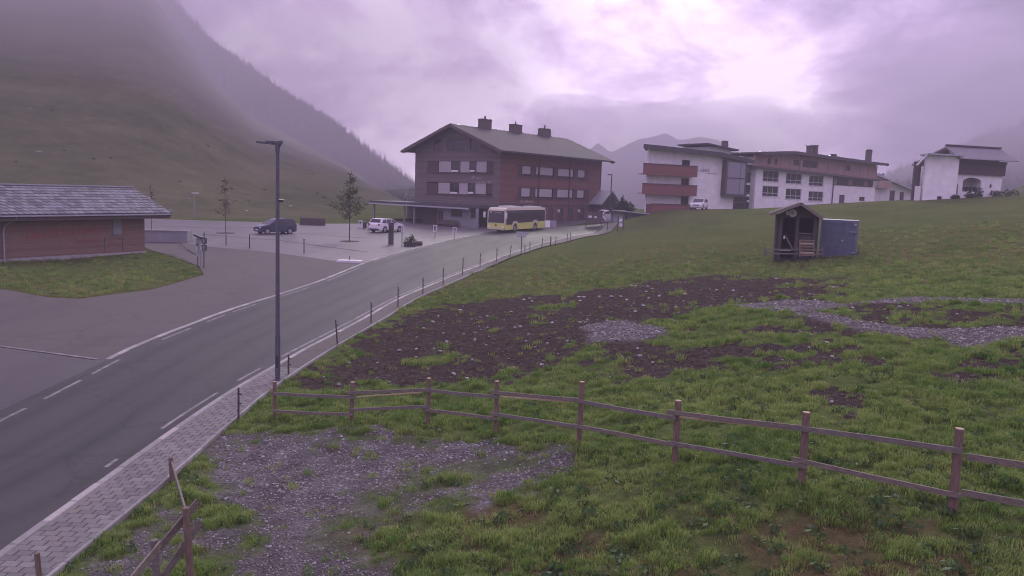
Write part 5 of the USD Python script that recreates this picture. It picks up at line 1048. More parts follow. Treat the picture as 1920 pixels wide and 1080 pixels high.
poly = Polygon([(x, y) for x, y in pts] + [(Wc - .14, .06), (.14, .06)]); m = trimesh.creation.extrude_polygon(poly.buffer(0), hc - .24, engine='earcut'); m.apply_translation([0, 0, .12])
co.part('front_panel', m, M_CONTAINER)
co.part('frame', [bx(0, .137, -.02, .15, 0, hc), bx(Wc - .137, Wc, -.02, .15, 0, hc), bx(.14, Wc - .14, -.02, .1, hc - .12, hc), bx(.14, Wc - .14, -.02, .1, 0, .118)], M_CONTAINER)
co.part('side_panel', [bx(0, .05, .153, 2.3, 0, hc), bx(Wc - .05, Wc, .153, 2.3, 0, hc), bx(0, Wc, 2.25, 2.3, 0, hc)], M_CONTAINER); co.part('top', bx(-.02, Wc + .02, -.03, 2.33, hc + .003, hc + .06), M_CONTAINER)
for px, py, w, h in ((1604, 421.5, .16, .14), (1599.5, 435, .34, .05), (1600, 474, .30, .05), (1579, 451, .14, .10)): a, z = co.uv(px, py); co.part('fitting', bx(a - w / 2, a + w / 2, -.06, -.021, z - h / 2, z + h / 2), M_ZINC)
a, _ = co.uv(1534.5, 440); co.part('corner_pipe', cyl((a - .05, -.1, 0), (a - .05, -.1, hc + .15), .055, 8), M_ZINC)
for i, (px, yt) in enumerate(((1609.5, 461),)):
    p = G(px, 478); st = Thing('fence_stake', 'short pale stake beside the right end of the container', 'fence stake', loc=p); st.part('stake', cyl((0, 0, -.2), (0, 0, .6), .04, 6), M_RAIL)

# signs at the corner of the ski hut bank
ps = G(370, 501); s_ = ps[1] / 1500; z0_ = ps[2]
def zsg(px, py): return plane_hit(px, py, ps[:2], np.array([1.0, 0]))
si = Thing('sign_board', 'pale weathered sign board with dark cap at the corner of the grass bank', 'sign', loc=ps)
a0_, zt_ = zsg(367.5, 446); a1_, zb2 = zsg(379, 481)
si.part('leg', cyl((a0_ + .1, 0, -.3), (a0_ + .1, 0, zb2 - z0_), .035, 8), M_DMETAL); si.part('leg', cyl((a1_ - .12, .02, -.3), (a1_ - .12, .02, zb2 - z0_ + .1), .025, 8), M_METAL)
bd = si.part('board', bx(a0_, a1_, -.04, .04, zb2 - z0_, zt_ - z0_), mk('weathered_board', (0.26, 0.27, 0.265), .7, .25, 4))
for (x0, y0, x1, y1, mm) in ((368.5, 462, 370, 469, M_WHITEP), (376.5, 457, 379, 459.5, M_WHITEP), (376.5, 461, 378, 469, M_WHITEP), (369, 456.5, 372, 461, M_DMETAL)):
    (u0, v1), (u1, v0) = zsg(x0, y0), zsg(x1, y1); si.part('notice', bx(u0, u1, -.052, -.043, v0 - z0_, v1 - z0_), mm, under=bd)
u_, v_ = zsg(372, 442); si.part('cap', slab([(u_ - .26, -.15, v_ - z0_ + .12), (u_ + .26, -.15, v_ - z0_ - .08), (u_ + .26, .15, v_ - z0_ - .08), (u_ - .26, .15, v_ - z0_ + .12)], .12), M_DMETAL)
si.part('cap_post', cyl((u_, 0, zt_ - z0_), (u_, 0, v_ - z0_ - .03), .03, 6), M_METAL)
ps2 = G(381.5, 503); u = np.array([1.0, 0])
sg = Thing('dark_sign', 'dark narrow double sign panel on a thin pole right of the pale sign board', 'sign', loc=ps2)
(u0, v1), (u1, v0) = [plane_hit(*q, ps2[:2], u) for q in ((378.5, 446), (388, 470))]; vm = (v0 + v1) / 2; _, vt = plane_hit(383.5, 436, ps2[:2], u)
sg.part('pole', cyl((0, .04, -.3), (.06, .04, vt - ps2[2]), .035, 8), M_DMETAL)
for (a, b) in ((v0, vm - .03), (vm + .03, v1)): pn = sg.part('panel', bx(u0, u1, -.04, .0, a - ps2[2], b - ps2[2]), M_DFRAME); sg.part('panel_face', bx(u0 + .07, u1 - .14, -.048, -.043, a - ps2[2] + .07, b - ps2[2] - .08), M_GREYRENDER, under=pn)
pb0, pb1 = G(341, 462), G(364, 478); cb = Thing('barrier_rope', 'dark sagging rope barrier running from the wall to the sign board', 'rope', loc=pb1)
e = at(338, 456, pb0[1]) - pb1; f_ = at(367, 477, pb1[1]) - pb1; mid = (e + f_) / 2 + [0, 0, -.08]
cb.part('rope', tube([e, mid, f_], .035, 6), M_DMETAL); cb.part('post', cyl((f_[0], f_[1], -.2), f_ + [0, 0, .06], .04, 7), M_METAL); cb.part('post', cyl((e[0], e[1], pb0[2] - pb1[2] - .2), e + [0, 0, .06], .04, 7), M_METAL)
# yard post with dark pillar, planter, small white posts
for i, px in enumerate(((384, 1), (468, 466), (570, 476))):
    if i == 0: p = G(435, 461); yt = 441; px = 424
    else: p = G(px[0], px[1]); yt = px[1] - (25 if i == 1 else 27); px = px[0]
    if i == 0: p = G(424, 460)
    h = ((460 if i == 0 else (466 if i == 1 else 476)) - yt) / 1500 * p[1]
    st = Thing('edge_post', ('thin dark post at the lot edge below the bare sapling', 'thin dark post at the lot edge below the blue car', 'thin dark post at the lot edge between lamp and leafy tree')[i], 'post', loc=p); st.part('shaft', cyl((0, 0, -.2), (0, 0, h), .045, 7), M_STAKE); st.part('cap', cyl((0, 0, h + .001), (0, 0, h + .04), .055, 7), M_DMETAL)
p = G(733, 460); h = (460 - 418) / 1500 * p[1]; w_ = 9.5 / 1500 * p[1]
pi = Thing('ticket_pillar', 'dark upright ticket pillar standing between the white car and the planter', 'ticket machine', loc=p)
pi.part('body', bx(-w_ / 2, w_ / 2, -.16, .16, .06, h - .05), M_DFRAME); pi.part('foot', bx(-w_ / 2 - .08, w_ / 2 + .08, -.24, .24, -.1, .057), M_CONCRETE); pi.part('cap', bx(-w_ / 2 - .02, w_ / 2 + .02, -.18, .18, h - .047, h), M_DMETAL); pi.part('panel', bx(-w_ / 2 + .07, w_ / 2 - .07, -.168, -.162, h * .55, h * .85), M_BUSGLASS)
p = G(753.5, 463); h = (463 - 424) / 1500 * p[1]; st = Thing('white_hoop_sign', 'pale post with white hoop frame between pillar and planter', 'sign', loc=p)
st.part('post', cyl((0, 0, -.2), (0, 0, h), .05, 8), M_METAL); st.part('frame', [bx(-.1, -.06, -.03, .03, h - .55, h + .1), bx(.14, .18, -.03, .03, h - .55, h + .1), bx(-.06, .14, -.03, .03, h + .06, h + .1)], M_WHITEP)
for i, (px, yb_, yt) in enumerate(((815.5, 447, 422), (852, 448, 426))):
    p = G(px, yb_); h = (yb_ - yt) / 1500 * p[1]; w_ = .2
    st = Thing('white_hoop_sign', ('white hoop sign on a post left of the other in front of the annexe windows', 'white hoop sign on a post nearest the front of the bus')[i], 'sign', loc=p)
    st.part('post', cyl((0, 0, -.2), (0, 0, h - .6), .04, 8), M_METAL); st.part('frame', [bx(-w_, -w_ + .06, -.03, .03, h - .75, h), bx(w_ - .06, w_, -.03, .03, h - .75, h), bx(-w_ + .06, w_ - .06, -.03, .03, h - .06, h), bx(-w_ + .06, w_ - .06, -.03, .03, h - .75, h - .69)], M_WHITEP)
p = G(769, 462); pl_ = Thing('flower_planter', 'round dark planter tub with flowering plants beside the road', 'planter', loc=p)
k_ = p[1] / 1500
pl_.part('tub', [cyl((0, 0, -.1), (0, 0, .42), .55, 18, .68)], M_BROWNTRIM); pl_.part('soil', cyl((0, 0, .421), (0, 0, .44), .62, 16), M_MULCH)
def leaf_cloud(n, centre, rad, size, seed, flat=1.0):
    """many small leaves spread through a rounded volume"""
    r = np.random.default_rng(seed); d = r.normal(size=(n, 3)); d /= np.linalg.norm(d, axis=1)[:, None]; c = np.array(centre) + d * (r.random((n, 1)) ** .45) * np.array(rad)
    return leaves_at(c, size, r)
def leaves_at(c, size, r):
    n = len(c); a, b = r.normal(size=(n, 3)), r.normal(size=(n, 3)); a /= np.linalg.norm(a, axis=1)[:, None]; b -= (a * b).sum(1)[:, None] * a; b /= np.linalg.norm(b, axis=1)[:, None]
    s = size * r.uniform(.6, 1.3, (n, 1)); v = np.stack([c - a * s, c - b * s * .55, c + a * s, c + b * s * .55], 1).reshape(-1, 3); i = np.arange(n) * 4
    return trimesh.Trimesh(v, np.vstack([np.stack([i, i + 1, i + 2], 1), np.stack([i, i + 2, i + 3], 1)]), process=False)
pl_.part('plants', [leaf_cloud(160, (0, 0, .62), (.66, .66, .28), .09, 3), leaf_cloud(50, (.1, 0, .9), (.25, .25, .25), .08, 4)], M_FLOWER)
pl2 = Thing('timber_log', 'short dark timber end beside the flower planter', 'timber', loc=G(781, 461)); pl2.part('log', cyl((-.1, 0, .25), (.55, .1, .25), .22, 10), M_BROWNTRIM); pl2.part('cut_end', cyl((-.112, 0, .25), (-.102, 0, .25), .2, 10), M_BROWNTRIM)
p = G(655, 492); sb = Thing('white_slab', 'flat white slab lying at the corner of yard and road', 'slab', loc=p, rz=.03)
sb.part('slab', slab([(-.95, -.35, .16), (.95, -.45, .16), (1.0, .35, .17), (-.8, .4, .17)], .22), M_WHITEP); sb.part('marker', cyl((.0, -.02, .16), (0, -.02, .5), .03, 6), M_STAKE)
# sign on post in the stake row, boards beside the bus
p = G(977, 477); h = (477 - 440) / 1500 * p[1]; d_ = Thing('finger_sign', 'grey finger sign on a thin post in front of the bus wheels', 'sign', loc=p)
d_.part('post', cyl((0, 0, -.2), (0, 0, h + .1), .04, 8), M_STAKE); d_.part('sign_panel', bx(-.52, .58, -.06, -.042, h, h + .28), M_ZINC); d_.part('sign_panel', bx(-.4, .4, -.06, -.042, h - .22, h - .05), M_ZINC)
for i, (px, yb_, yt) in enumerate(((1027, 420, 410), (1038, 419, 410))):
    p = at(px, yb_, 112); p[2] = gz(p[0], p[1]); st = Thing('folding_board', ('white folding board just behind the bus', 'grey folding board further right behind the bus')[i], 'board', loc=p)
    st.part('panel', slab([(-.35, -.3, 0), (.35, -.3, 0), (.35, 0, 1.0), (-.35, 0, 1.0)], .04), M_WHITEP if i == 0 else M_GREYRENDER); st.part('panel', slab([(-.35, .3, 0), (.35, .3, 0), (.35, .02, .99), (-.35, .02, .99)], .04), M_GREYRENDER)
# notice boards in front of the garage
for i, (px0, px1, yb_, yt) in enumerate(((1099, 1128, 426, 396), (1158, 1168, 430, 405))):
    D_ = 113.0 if i == 0 else 108.0; p = at((px0 + px1) / 2, yb_, D_); p[2] = gz(p[0], p[1]); k_ = D_ / 1500; w_ = (px1 - px0) * k_ / 2; h = plane_hit((px0 + px1) / 2, yt, p[:2], np.array([1.0, 0]))[1] - p[2]
    nb = Thing('notice_board', ('wide dark framed notice board right of the hotel doors', 'narrow framed notice board with pale posters beside the garage')[i], 'notice board', loc=p)
    for x in (-w_, w_): nb.part('post', bx(x - .06, x + .06, -.06, .06, -.4, h), M_DFRAME)
    b0_ = .45 if i == 0 else .5; nb.part('board', bx(-w_ + .063, w_ - .063, -.03, .03, b0_, h - .1), M_BROWNTRIM if i == 0 else M_GREYRENDER)
    for (fx, fz, fw_, fh) in (((-.55, .62, .22, .14), (.15, .6, .16, .12)) if i == 0 else ((0, .72, .6, .2), (.1, .4, .55, .22))): nb.part('poster', bx(fx * w_ - fw_ * w_ , fx * w_ + fw_ * w_, -.045, -.033, fz * h - fh * h / 2, fz * h + fh * h / 2), M_WHITEP)
# road signs cluster at the exit
p = at(1139, 430, 110.0); p[2] = gz(p[0], p[1]); sg = Thing('road_sign', 'grey backed road signs stacked on a pole at the meadow tip', 'sign', loc=p)
h = (430 - 398) / 1500 * 110; sg.part('pole', cyl((0, 0, -.3), (0, 0, h), .05, 8), M_DMETAL); sg.part('sign_plate', bx(-.5, .35, -.07, -.052, h - .7, h - .1), M_ZINC); sg.part('sign_plate', bx(-.3, .3, -.07, -.052, h - 1.25, h - .85), M_GREYRENDER)
# bins and low timber wall at the back of the lot
for i, (px, yb_, w_, h_, mm, lab) in enumerate(((676, 427, .42, .95, M_WHITEP, 'white bin with dark opening left of the white car at the lot edge'), (694, 431, .5, .8, M_GREYRENDER, 'grey bin close to the rear of the white car'), (684, 428, .4, .7, M_DMETAL, 'dark bin between the white bin and the grey bin'))):
    p = G(px, yb_); bn = Thing('litter_bin', lab, 'bin', loc=p); bn.part('body', bx(-w_ / 2, w_ / 2, -.2, .2, .0, h_), mm); bn.part('lid', bx(-w_ / 2 - .03, w_ / 2 + .03, -.23, .23, h_ + .003, h_ + .06), M_DMETAL if i == 0 else mm)
    bn.part('opening', bx(-w_ * .3, w_ * .3, -.215, -.203, h_ * .55, h_ * .8), M_DARK)
p0_, p1_ = at(562, 426, 100.0), at(609, 427, 100.0); tw = Thing('timber_wall', 'low reddish timber wall at the foot of the slope behind the blue car', 'wall', loc=(*p0_[:2], gz(*p0_[:2])), rz=.02)
lt = p1_[0] - p0_[0]
for k in range(4): tw.part('beam', bx(rng.uniform(-.05, .05), lt + rng.uniform(-.05, .05), k * .03, .22 + k * .03, -.05 + k * .235, .178 + k * .235), M_BROWNTRIM)
for k in range(4): tw.part('post', bx(.2 + (lt - .5) * k / 3, .32 + (lt - .5) * k / 3, -.14, -.02, -.2, .95), M_BROWNTRIM)

# ------------------------------------------------------------------ vehicles
def vehicle(name, label, cat_, loc, heading, prof, glass, shield, rear, L, W, taper, paint, wheels, wr, extras=None, group=None):
    """a car from its side outline: the outline is given width and rounded in plan and towards the roof"""
    t = Thing(name, label, cat_, group, loc=loc, rz=heading)
    body = Polygon(prof)
    for wx in wheels: body = body.difference(Point(wx, wr).buffer(wr * 1.22, 16)).difference(sbox(wx - wr * 1.22, -1, wx + wr * 1.22, wr))
    hw = W / 2
    def shape(m):
        v, f = trimesh.remesh.subdivide_to_size(m.vertices, m.faces, .22, max_iter=12); v = v.copy(); v[:, 1] *= taper(v[:, 0], v[:, 2]); mm = trimesh.Trimesh(v, f, process=False); mm.merge_vertices(); return mm
    t.part('body', shape(extr(body, -hw, hw)), paint, smooth=35)
    t.part('underbody', bx(-L / 2 + .25, L / 2 - .25, -hw * .78, hw * .78, .22, .42), M_TYRE)
    for g in glass:
        for s in (-1, 1):
            a, b = (hw - .02, hw + .012) if s > 0 else (-hw - .012, -hw + .02); t.part('side_window', shape(extr(Polygon(g), a, b)), M_GLASS)
    for nm, (q0, q1) in (('windscreen', shield), ('rear_window', rear)):
        q0, q1 = np.array(q0), np.array(q1); n = np.array([q1[1] - q0[1], q0[0] - q1[0]]); n = n / np.linalg.norm(n) * (.014 if (nm == 'windscreen') else -.014)
        if (n[0] < 0) == (nm == 'windscreen'): n = -n
        ta, tb = taper(np.array([q0[0]]), np.array([q0[1]]))[0], taper(np.array([q1[0]]), np.array([q1[1]]))[0]
        p_ = [(q0[0] + n[0], -hw * ta * .90, q0[1] + n[1]), (q0[0] + n[0], hw * ta * .90, q0[1] + n[1]), (q1[0] + n[0], hw * tb * .88, q1[1] + n[1]), (q1[0] + n[0], -hw * tb * .88, q1[1] + n[1])]
        t.part(nm, slab(p_, .02), M_GLASS)
    for wx in wheels:
        for s in (-1, 1):
            w = t.part('wheel', cyl((wx, s * (hw - .22), wr), (wx, s * (hw - .02), wr), wr, 20), M_TYRE, smooth=40); t.part('rim', cyl((wx, s * (hw - .03), wr), (wx, s * (hw - .008), wr), wr * .66, 14), M_RIM, under=w)
    for s in (-1, 1):
        fx, rx = L / 2, -L / 2; tf = taper(np.array([fx - .15]), np.array([.7]))[0]; tr = taper(np.array([rx + .08]), np.array([.9]))[0]
        t.part('headlight', bx(fx - .24, fx - .035, min(s * hw * tf * .62, s * hw * tf * .96), max(s * hw * tf * .62, s * hw * tf * .96), .62, .76), M_LIGHTW)
        t.part('tail_light', bx(rx - .01, rx + .14, min(s * hw * tr * .70, s * hw * tr * .98), max(s * hw * tr * .70, s * hw * tr * .98), .82, 1.02), M_LIGHTR)
        t.part('mirror', bx(L * .5 - 1.55, L * .5 - 1.40, min(s * (hw - .02), s * (hw + .16)), max(s * (hw - .02), s * (hw + .16)), 1.0, 1.14), paint)
    t.part('number_plate', bx(L / 2 - .012, L / 2 + .012, -.26, .26, .42, .53), M_WHITEP); t.part('number_plate', bx(-L / 2 - .012, -L / 2 + .012, -.26, .26, .52, .63), M_WHITEP)
    t.part('grille', bx(L / 2 - .05, L / 2 + .006, -hw * .5, hw * .5, .56, .68), M_DARK); t.part('bumper_strip', bx(-L / 2 - .004, -L / 2 + .05, -hw * .72, hw * .72, .30, .46), M_TYRE)
    return t
def car_taper(L, belt, top, roof=.80):
    def f(x, z):
        a = 1 - .13 * np.clip((np.abs(x) / (L / 2) - .72) / .28, 0, 1) ** 2; return a * (1 - (1 - roof) * np.clip((z - belt) / (top - belt), 0, 1) ** 1.2) * (1 - .05 * np.clip((.45 - z) / .25, 0, 1))
    return f
L, H = 4.2, 1.66
mv_prof = [(-2.06, .25), (2.02, .25), (2.10, .42), (2.06, .74), (1.95, .86), (1.12, 1.02), (.30, 1.52), (-.1, 1.62), (-.9, 1.66), (-1.65, 1.62), (-1.86, 1.52), (-2.04, 1.05), (-2.10, .80), (-2.10, .42)]
mv_glass = [[(.98, 1.04), (.34, 1.47), (.05, 1.52), (.05, 1.02)], [(-.02, 1.02), (-.02, 1.53), (-.9, 1.56), (-.9, 1.02)], [(-.97, 1.02), (-.97, 1.56), (-1.58, 1.53), (-1.82, 1.06)]]
p = G(516, 438.5)
vehicle('parked_car', 'dark blue compact car parked on the lot behind the street lamp', 'car', p, math.radians(180 + 44), mv_prof, mv_glass, ((1.10, 1.03), (.32, 1.51)), ((-2.03, 1.07), (-1.87, 1.51)), L, 1.78, car_taper(L, .95, 1.66), M_CARBLUE, (1.30, -1.28), .32)
L = 4.4
sv_prof = [(-2.14, .28), (2.12, .28), (2.20, .46), (2.16, .80), (2.02, .93), (1.0, 1.06), (.25, 1.52), (-.2, 1.60), (-1.1, 1.60), (-1.75, 1.53), (-2.05, 1.12), (-2.19, .92), (-2.20, .44)]
sv_glass = [[(.90, 1.08), (.28, 1.46), (-.02, 1.50), (-.02, 1.06)], [(-.09, 1.06), (-.09, 1.51), (-.95, 1.51), (-.95, 1.06)], [(-1.02, 1.08), (-1.02, 1.50), (-1.5, 1.46), (-1.82, 1.14)]]
p = G(724, 435)
wc_ = vehicle('parked_car', 'white hatchback parked in front of the carport, seen from behind', 'car', p, math.radians(60), sv_prof, sv_glass, ((.98, 1.07), (.27, 1.51)), ((-2.04, 1.13), (-1.77, 1.52)), L, 1.84, car_taper(L, .98, 1.6), M_CARWHITE, (1.36, -1.32), .34)
p = at(1310, 398, 118.0); p[2] = gz(p[0], p[1])
vehicle('parked_car', 'white off road car parked in front of the white hotel', 'car', p, math.radians(245), sv_prof, sv_glass, ((.98, 1.07), (.27, 1.51)), ((-2.04, 1.13), (-1.77, 1.52)), L, 1.84, car_taper(L, .98, 1.6), M_CARWHITE, (1.36, -1.32), .34)
p = at(1141, 424, 118.5); p[2] = gz(p[0], p[1]); L = 4.9
vn_prof = [(-2.4, .3), (2.36, .3), (2.45, .5), (2.4, .95), (1.75, 1.12), (1.15, 1.85), (.8, 1.95), (-2.3, 1.95), (-2.42, 1.8), (-2.45, .5)]
vehicle('parked_van', 'white van parked between the notice board and the garage', 'van', p, math.radians(200), vn_prof, [[(1.5, 1.15), (1.08, 1.75), (.45, 1.75), (.45, 1.12)]], ((1.72, 1.15), (1.17, 1.83)), ((-2.43, 1.25), (-2.40, 1.75)), L, 1.95, car_taper(L, 1.2, 1.95, .9), M_CARWHITE, (1.55, -1.5), .34)

# --- the bus
fr_ = at(946.5, 437, 98.0); hd = np.array([-.45, -.89]); hd /= np.linalg.norm(hd); LB, WB, HB = 11.9, 2.55, 3.0
side_n = np.array([hd[1], -hd[0]])          # right of travel = left in the picture
ctr = fr_[:2] - hd * LB / 2 + side_n * WB / 2
bus = Thing('bus', 'yellow city bus with dark glass stopping in front of the big wooden hotel', 'bus', loc=(*ctr, gz(*ctr) + .02), rz=math.atan2(hd[1], hd[0]))
def bt(x, z): return (1 - .05 * np.clip((np.abs(x) - 5.4) / .55, 0, 1) ** 2) * (1 - .09 * np.clip((z - 2.2) / .8, 0, 1) ** 2)
def bshape(m, s=.4):
    v, f = trimesh.remesh.subdivide_to_size(m.vertices, m.faces, s, max_iter=14); v = v.copy(); v[:, 1] *= bt(v[:, 0], v[:, 2]); mm = trimesh.Trimesh(v, f, process=False); mm.merge_vertices(); return mm
hx = LB / 2; wz, wbr = .48, .48; wxs = (hx - 2.75, -hx + 3.3)
low = Polygon([(-hx, .32), (hx - .12, .32), (hx, .5), (hx, 1.08), (-hx, 1.2)])
for wx in wxs: low = low.difference(Point(wx, wz).buffer(.60, 16)).difference(sbox(wx - .6, 0, wx + .6, wz))
bus.part('lower_body', bshape(extr(low, -WB / 2, WB / 2)), M_BUSYEL, smooth=35)
up = Polygon([(-hx + .02, 1.203), (hx - .0, 1.083), (hx - .12, 2.55), (hx - .28, 2.90), (hx - .6, 2.98), (-hx + .2, 2.98), (-hx + .02, 2.7)])
bus.part('upper_body', bshape(extr(up, -WB / 2 + .012, WB / 2 - .012)), M_BUSPALE, smooth=35)
for s in (-1, 1):
    a, b = sorted((s * (WB / 2 - .02), s * (WB / 2 + .012)))
    side = Polygon([(-hx + .35, 1.26), (wxs[1] - .75, 1.24), (wxs[1] - .6, 1.42), (wxs[1] + .6, 1.42), (wxs[1] + .78, 1.2), (wxs[0] - .75, 1.14), (wxs[0] - .55, 1.38), (wxs[0] + .5, 1.38), (wxs[0] + .95, .95), (hx - .33, .95), (hx - .40, 2.62), (hx - .5, 2.72), (-hx + .3, 2.72)])
    cuts = [-hx + .35, -3.9, -2.2, -.5, 1.2, 2.9, hx - 1.75, hx - .3]
    for c0, c1 in zip(cuts[:-1], cuts[1:]):
        g = side.intersection(sbox(c0 + .012, 0, c1 - .012, 4)); bus.part('side_window', bshape(extr(g, a, b), .5), M_BUSGLASS)
    for wx in wxs: bus.part('wheel_arch', bshape(extr(Point(wx, wz).buffer(.74, 16).difference(Point(wx, wz).buffer(.605, 16)).difference(sbox(wx - 1, -1, wx + 1, .34)), *sorted((s * (WB / 2 - .02), s * (WB / 2 + .02)))), .3), M_BUSPALE)
    for wx in wxs:
        w = bus.part('wheel', cyl((wx, s * (WB / 2 - .42), wz), (wx, s * (WB / 2 - .06), wz), wbr, 22), M_TYRE, smooth=40); bus.part('rim', cyl((wx, s * (WB / 2 - .07), wz), (wx, s * (WB / 2 - .035), wz), .30, 16), M_RIM, under=w)
    mi = bus.part('mirror', [bx(hx + .12, hx + .38, *sorted((s * (WB / 2 + .12), s * (WB / 2 + .32))), 1.75, 2.45)], M_WHITEP); bus.part('mirror_arm', tube([(hx - .1, s * (WB / 2 - .15), 2.75), (hx + .25, s * (WB / 2 + .15), 2.72), (hx + .25, s * (WB / 2 + .22), 2.46)], .035, 6), M_DMETAL, under=mi)
    bus.part('headlight', bx(hx - .12, hx + .025, *sorted((s * .80, s * 1.10)), .60, .78), M_LIGHTW)
    bus.part('corner_pillar', bshape(bx(hx - .20, hx - .04, *sorted((s * (WB / 2 - .09), s * (WB / 2 + .014))), 1.09, 2.7), .3), M_BUSPALE)
bus.part('windscreen', slab([(hx + .014, -1.10, 1.16), (hx + .014, 1.10, 1.16), (hx - .105, 1.06, 2.62), (hx - .105, -1.06, 2.62)], .03), M_BUSGLASS)
bus.part('destination_display', slab([(hx - .095, -1.0, 2.30), (hx - .095, 1.0, 2.30), (hx - .115, 1.0, 2.60), (hx - .115, -1.0, 2.60)], .02), M_DARK)
def front_text(m, y, z):
    v = m.vertices.copy(); m.vertices = np.stack([hx - .065 + v[:, 2] * .2 - (v[:, 1]) * .07, y + v[:, 0], z + v[:, 1]], 1); return m
bus.part('display_number', front_text(meshkit.text_mesh('58', .19, .01, True), -.95, 2.35), M_DISPLAY)
m = scribble(1.15, .16, 8, 0, 0, 0, 21); v = m.vertices.copy(); m.vertices = np.stack([hx - .078 - v[:, 1] * .5 - v[:, 2] * .07, v[:, 0] - .25, v[:, 2] + 2.35], 1); bus.part('display_name', m, M_DISPLAY)
bus.part('bumper', bshape(bx(hx - .03, hx + .02, -1.2, 1.2, .34, .52), .4), M_BUSPALE); bus.part('emblem', cyl((hx + .001, 0, .86), (hx + .018, 0, .86), .13, 14), M_DFRAME)
bus.part('wiper', [beam((hx + .035, -.1, 1.18), (hx + .02, .75, 1.32), .02, .03), beam((hx + .035, -.9, 1.18), (hx + .02, -.15, 1.32), .02, .03)], M_DMETAL)
bus.part('roof_rail', [bx(-hx + .25, hx - .8, -1.14, -.98, 2.985, 3.03), bx(-hx + .25, hx - .8, .98, 1.14, 2.985, 3.03)], M_BUSROOF); bus.part('roof_unit', bx(.6, 3.8, -.85, .85, 2.985, 3.2), M_BUSROOF); bus.part('roof_unit', bx(-hx + .7, -hx + 2.8, -.85, .85, 2.985, 3.17), M_BUSROOF)
bus.part('rear_window', slab([(-hx - .004, -1.0, 1.7), (-hx - .004, 1.0, 1.7), (-hx - .0, 1.0, 2.6), (-hx - .0, -1.0, 2.6)], .02), M_BUSGLASS); bus.part('rear_panel', bx(-hx - .02, -hx - .003, -1.15, 1.15, .5, 1.5), M_DMETAL)
bus.part('underbody', bx(-hx + .3, hx - .4, -1.05, 1.05, .28, .5), M_TYRE)

# ------------------------------------------------------------------ trees and shrubs
def young_tree(name, label, p, h, spec, leaf, seed, trunk_r=.06, pit=True):
    t = Thing(name, label, 'tree', loc=p); r = np.random.default_rng(seed)
    t.part('trunk', cat([cyl((0, 0, -.3), (.02, 0, h * .5), trunk_r, 8, trunk_r * .7), cyl((.02, 0, h * .5), (-.02, 0, h * .97), trunk_r * .7, 7, .012)]), M_BARK)
    br, pts = [], []
    for (z0, z1, ln, n, per) in spec:
        for k in range(n):
            zz_ = h * r.uniform(z0, z1); an_ = r.uniform(0, 2 * PI); l_ = h * ln * r.uniform(.5, 1.0); e = np.array([math.cos(an_) * l_, math.sin(an_) * l_, zz_ + l_ * r.uniform(.35, .9)]); s = np.array([0, 0, zz_])
            br.append(cyl(s, e, .022, 5, .006))
            for q in range(per):
                f = r.uniform(.3, 1.05); pts.append(s + (e - s) * f + r.normal(0, .055 * h * .5, 3) * np.array([1, 1, .7]))
    c = t.part('branches', br, M_BARK); t.part('crown', leaves_at(np.array(pts), .10, r), leaf)
    if pit: t.part('mulch_pit', [cyl((0, 0, -.1), (0, 0, .04), 1.05, 18, .95)], M_MULCH)
    return t
p = G(655, 453); h = (453 - 322) / 1500 * p[1]
young_tree('maple_tree', 'young leafy maple in a dark mulch pit on the parking lot', p, h, [(.30, .42, .28, 8, 52), (.40, .55, .23, 9, 48), (.55, .70, .14, 8, 40), (.68, .94, .07, 9, 30)], M_LEAF, 4)
p = G(423, 437.5); h = (437 - 330) / 1500 * p[1]
young_tree('bare_sapling', 'thin sparse sapling in a mulch pit left of the street lamp', p, h, [(.22, .5, .16, 11, 9), (.45, .75, .10, 9, 9), (.7, .95, .05, 8, 8)], M_LEAF2, 9, .045)
p = G(284, 433); h = (433 - 342) / 1500 * p[1]
young_tree('bare_sapling', 'thin sparse sapling rising behind the right end of the ski hut roof', p, h, [(.25, .55, .12, 10, 7), (.5, .9, .07, 10, 7)], M_LEAF2, 12, .04)
def spruce_mesh(h, r0, seed, layers=9, dens=9):
    r = np.random.default_rng(seed); v, f = [], []
    for k in range(layers):
        z0 = h * (.08 + .9 * k / layers); rad = r0 * (1 - k / layers) ** .9 + .06
        for j in range(max(4, int(dens * (1 - .5 * k / layers)))):
            a = r.uniform(0, 2 * PI); l_ = rad * r.uniform(.65, 1.15); w = l_ * .38; dz = -l_ * r.uniform(.15, .45); d = np.array([math.cos(a), math.sin(a), 0]); s = np.array([-d[1], d[0], 0]); o_ = np.array([0, 0, z0 + r.uniform(-.3, .3) * h / layers + l_ * .3])
            i = len(v); v += [o_, o_ + d * l_ * .6 + s * w + [0, 0, dz * .5], o_ + d * l_ + [0, 0, dz], o_ + d * l_ * .6 - s * w + [0, 0, dz * .5]]; f += [[i, i + 1, i + 2], [i, i + 2, i + 3]]
    i = len(v); v += [np.array([-.05, 0, h * .9]), np.array([.05, 0, h * .9]), np.array([0, 0, h])]; f += [[i, i + 1, i + 2]]
    return trimesh.Trimesh(np.array(v), np.array(f), process=False)
p = at(1166, 404, 130.0); p[2] = gz(p[0], p[1]) ; h = plane_hit(1166, 364, p[:2], np.array([1.0, 0]))[1] - p[2]
t = Thing('bushy_spruce', 'bushy spruce behind the garage roof with a thin top', 'tree', loc=p); t.part('trunk', cyl((0, 0, -.3), (0, 0, h * .85), .12, 7, .03), M_BARK); t.part('crown', [spruce_mesh(h, 1.9, 3, 12, 26), leaf_cloud(900, (0.2, 0, h * .38), (1.9, 1.6, h * .36), .20, 6)], M_BUSH)
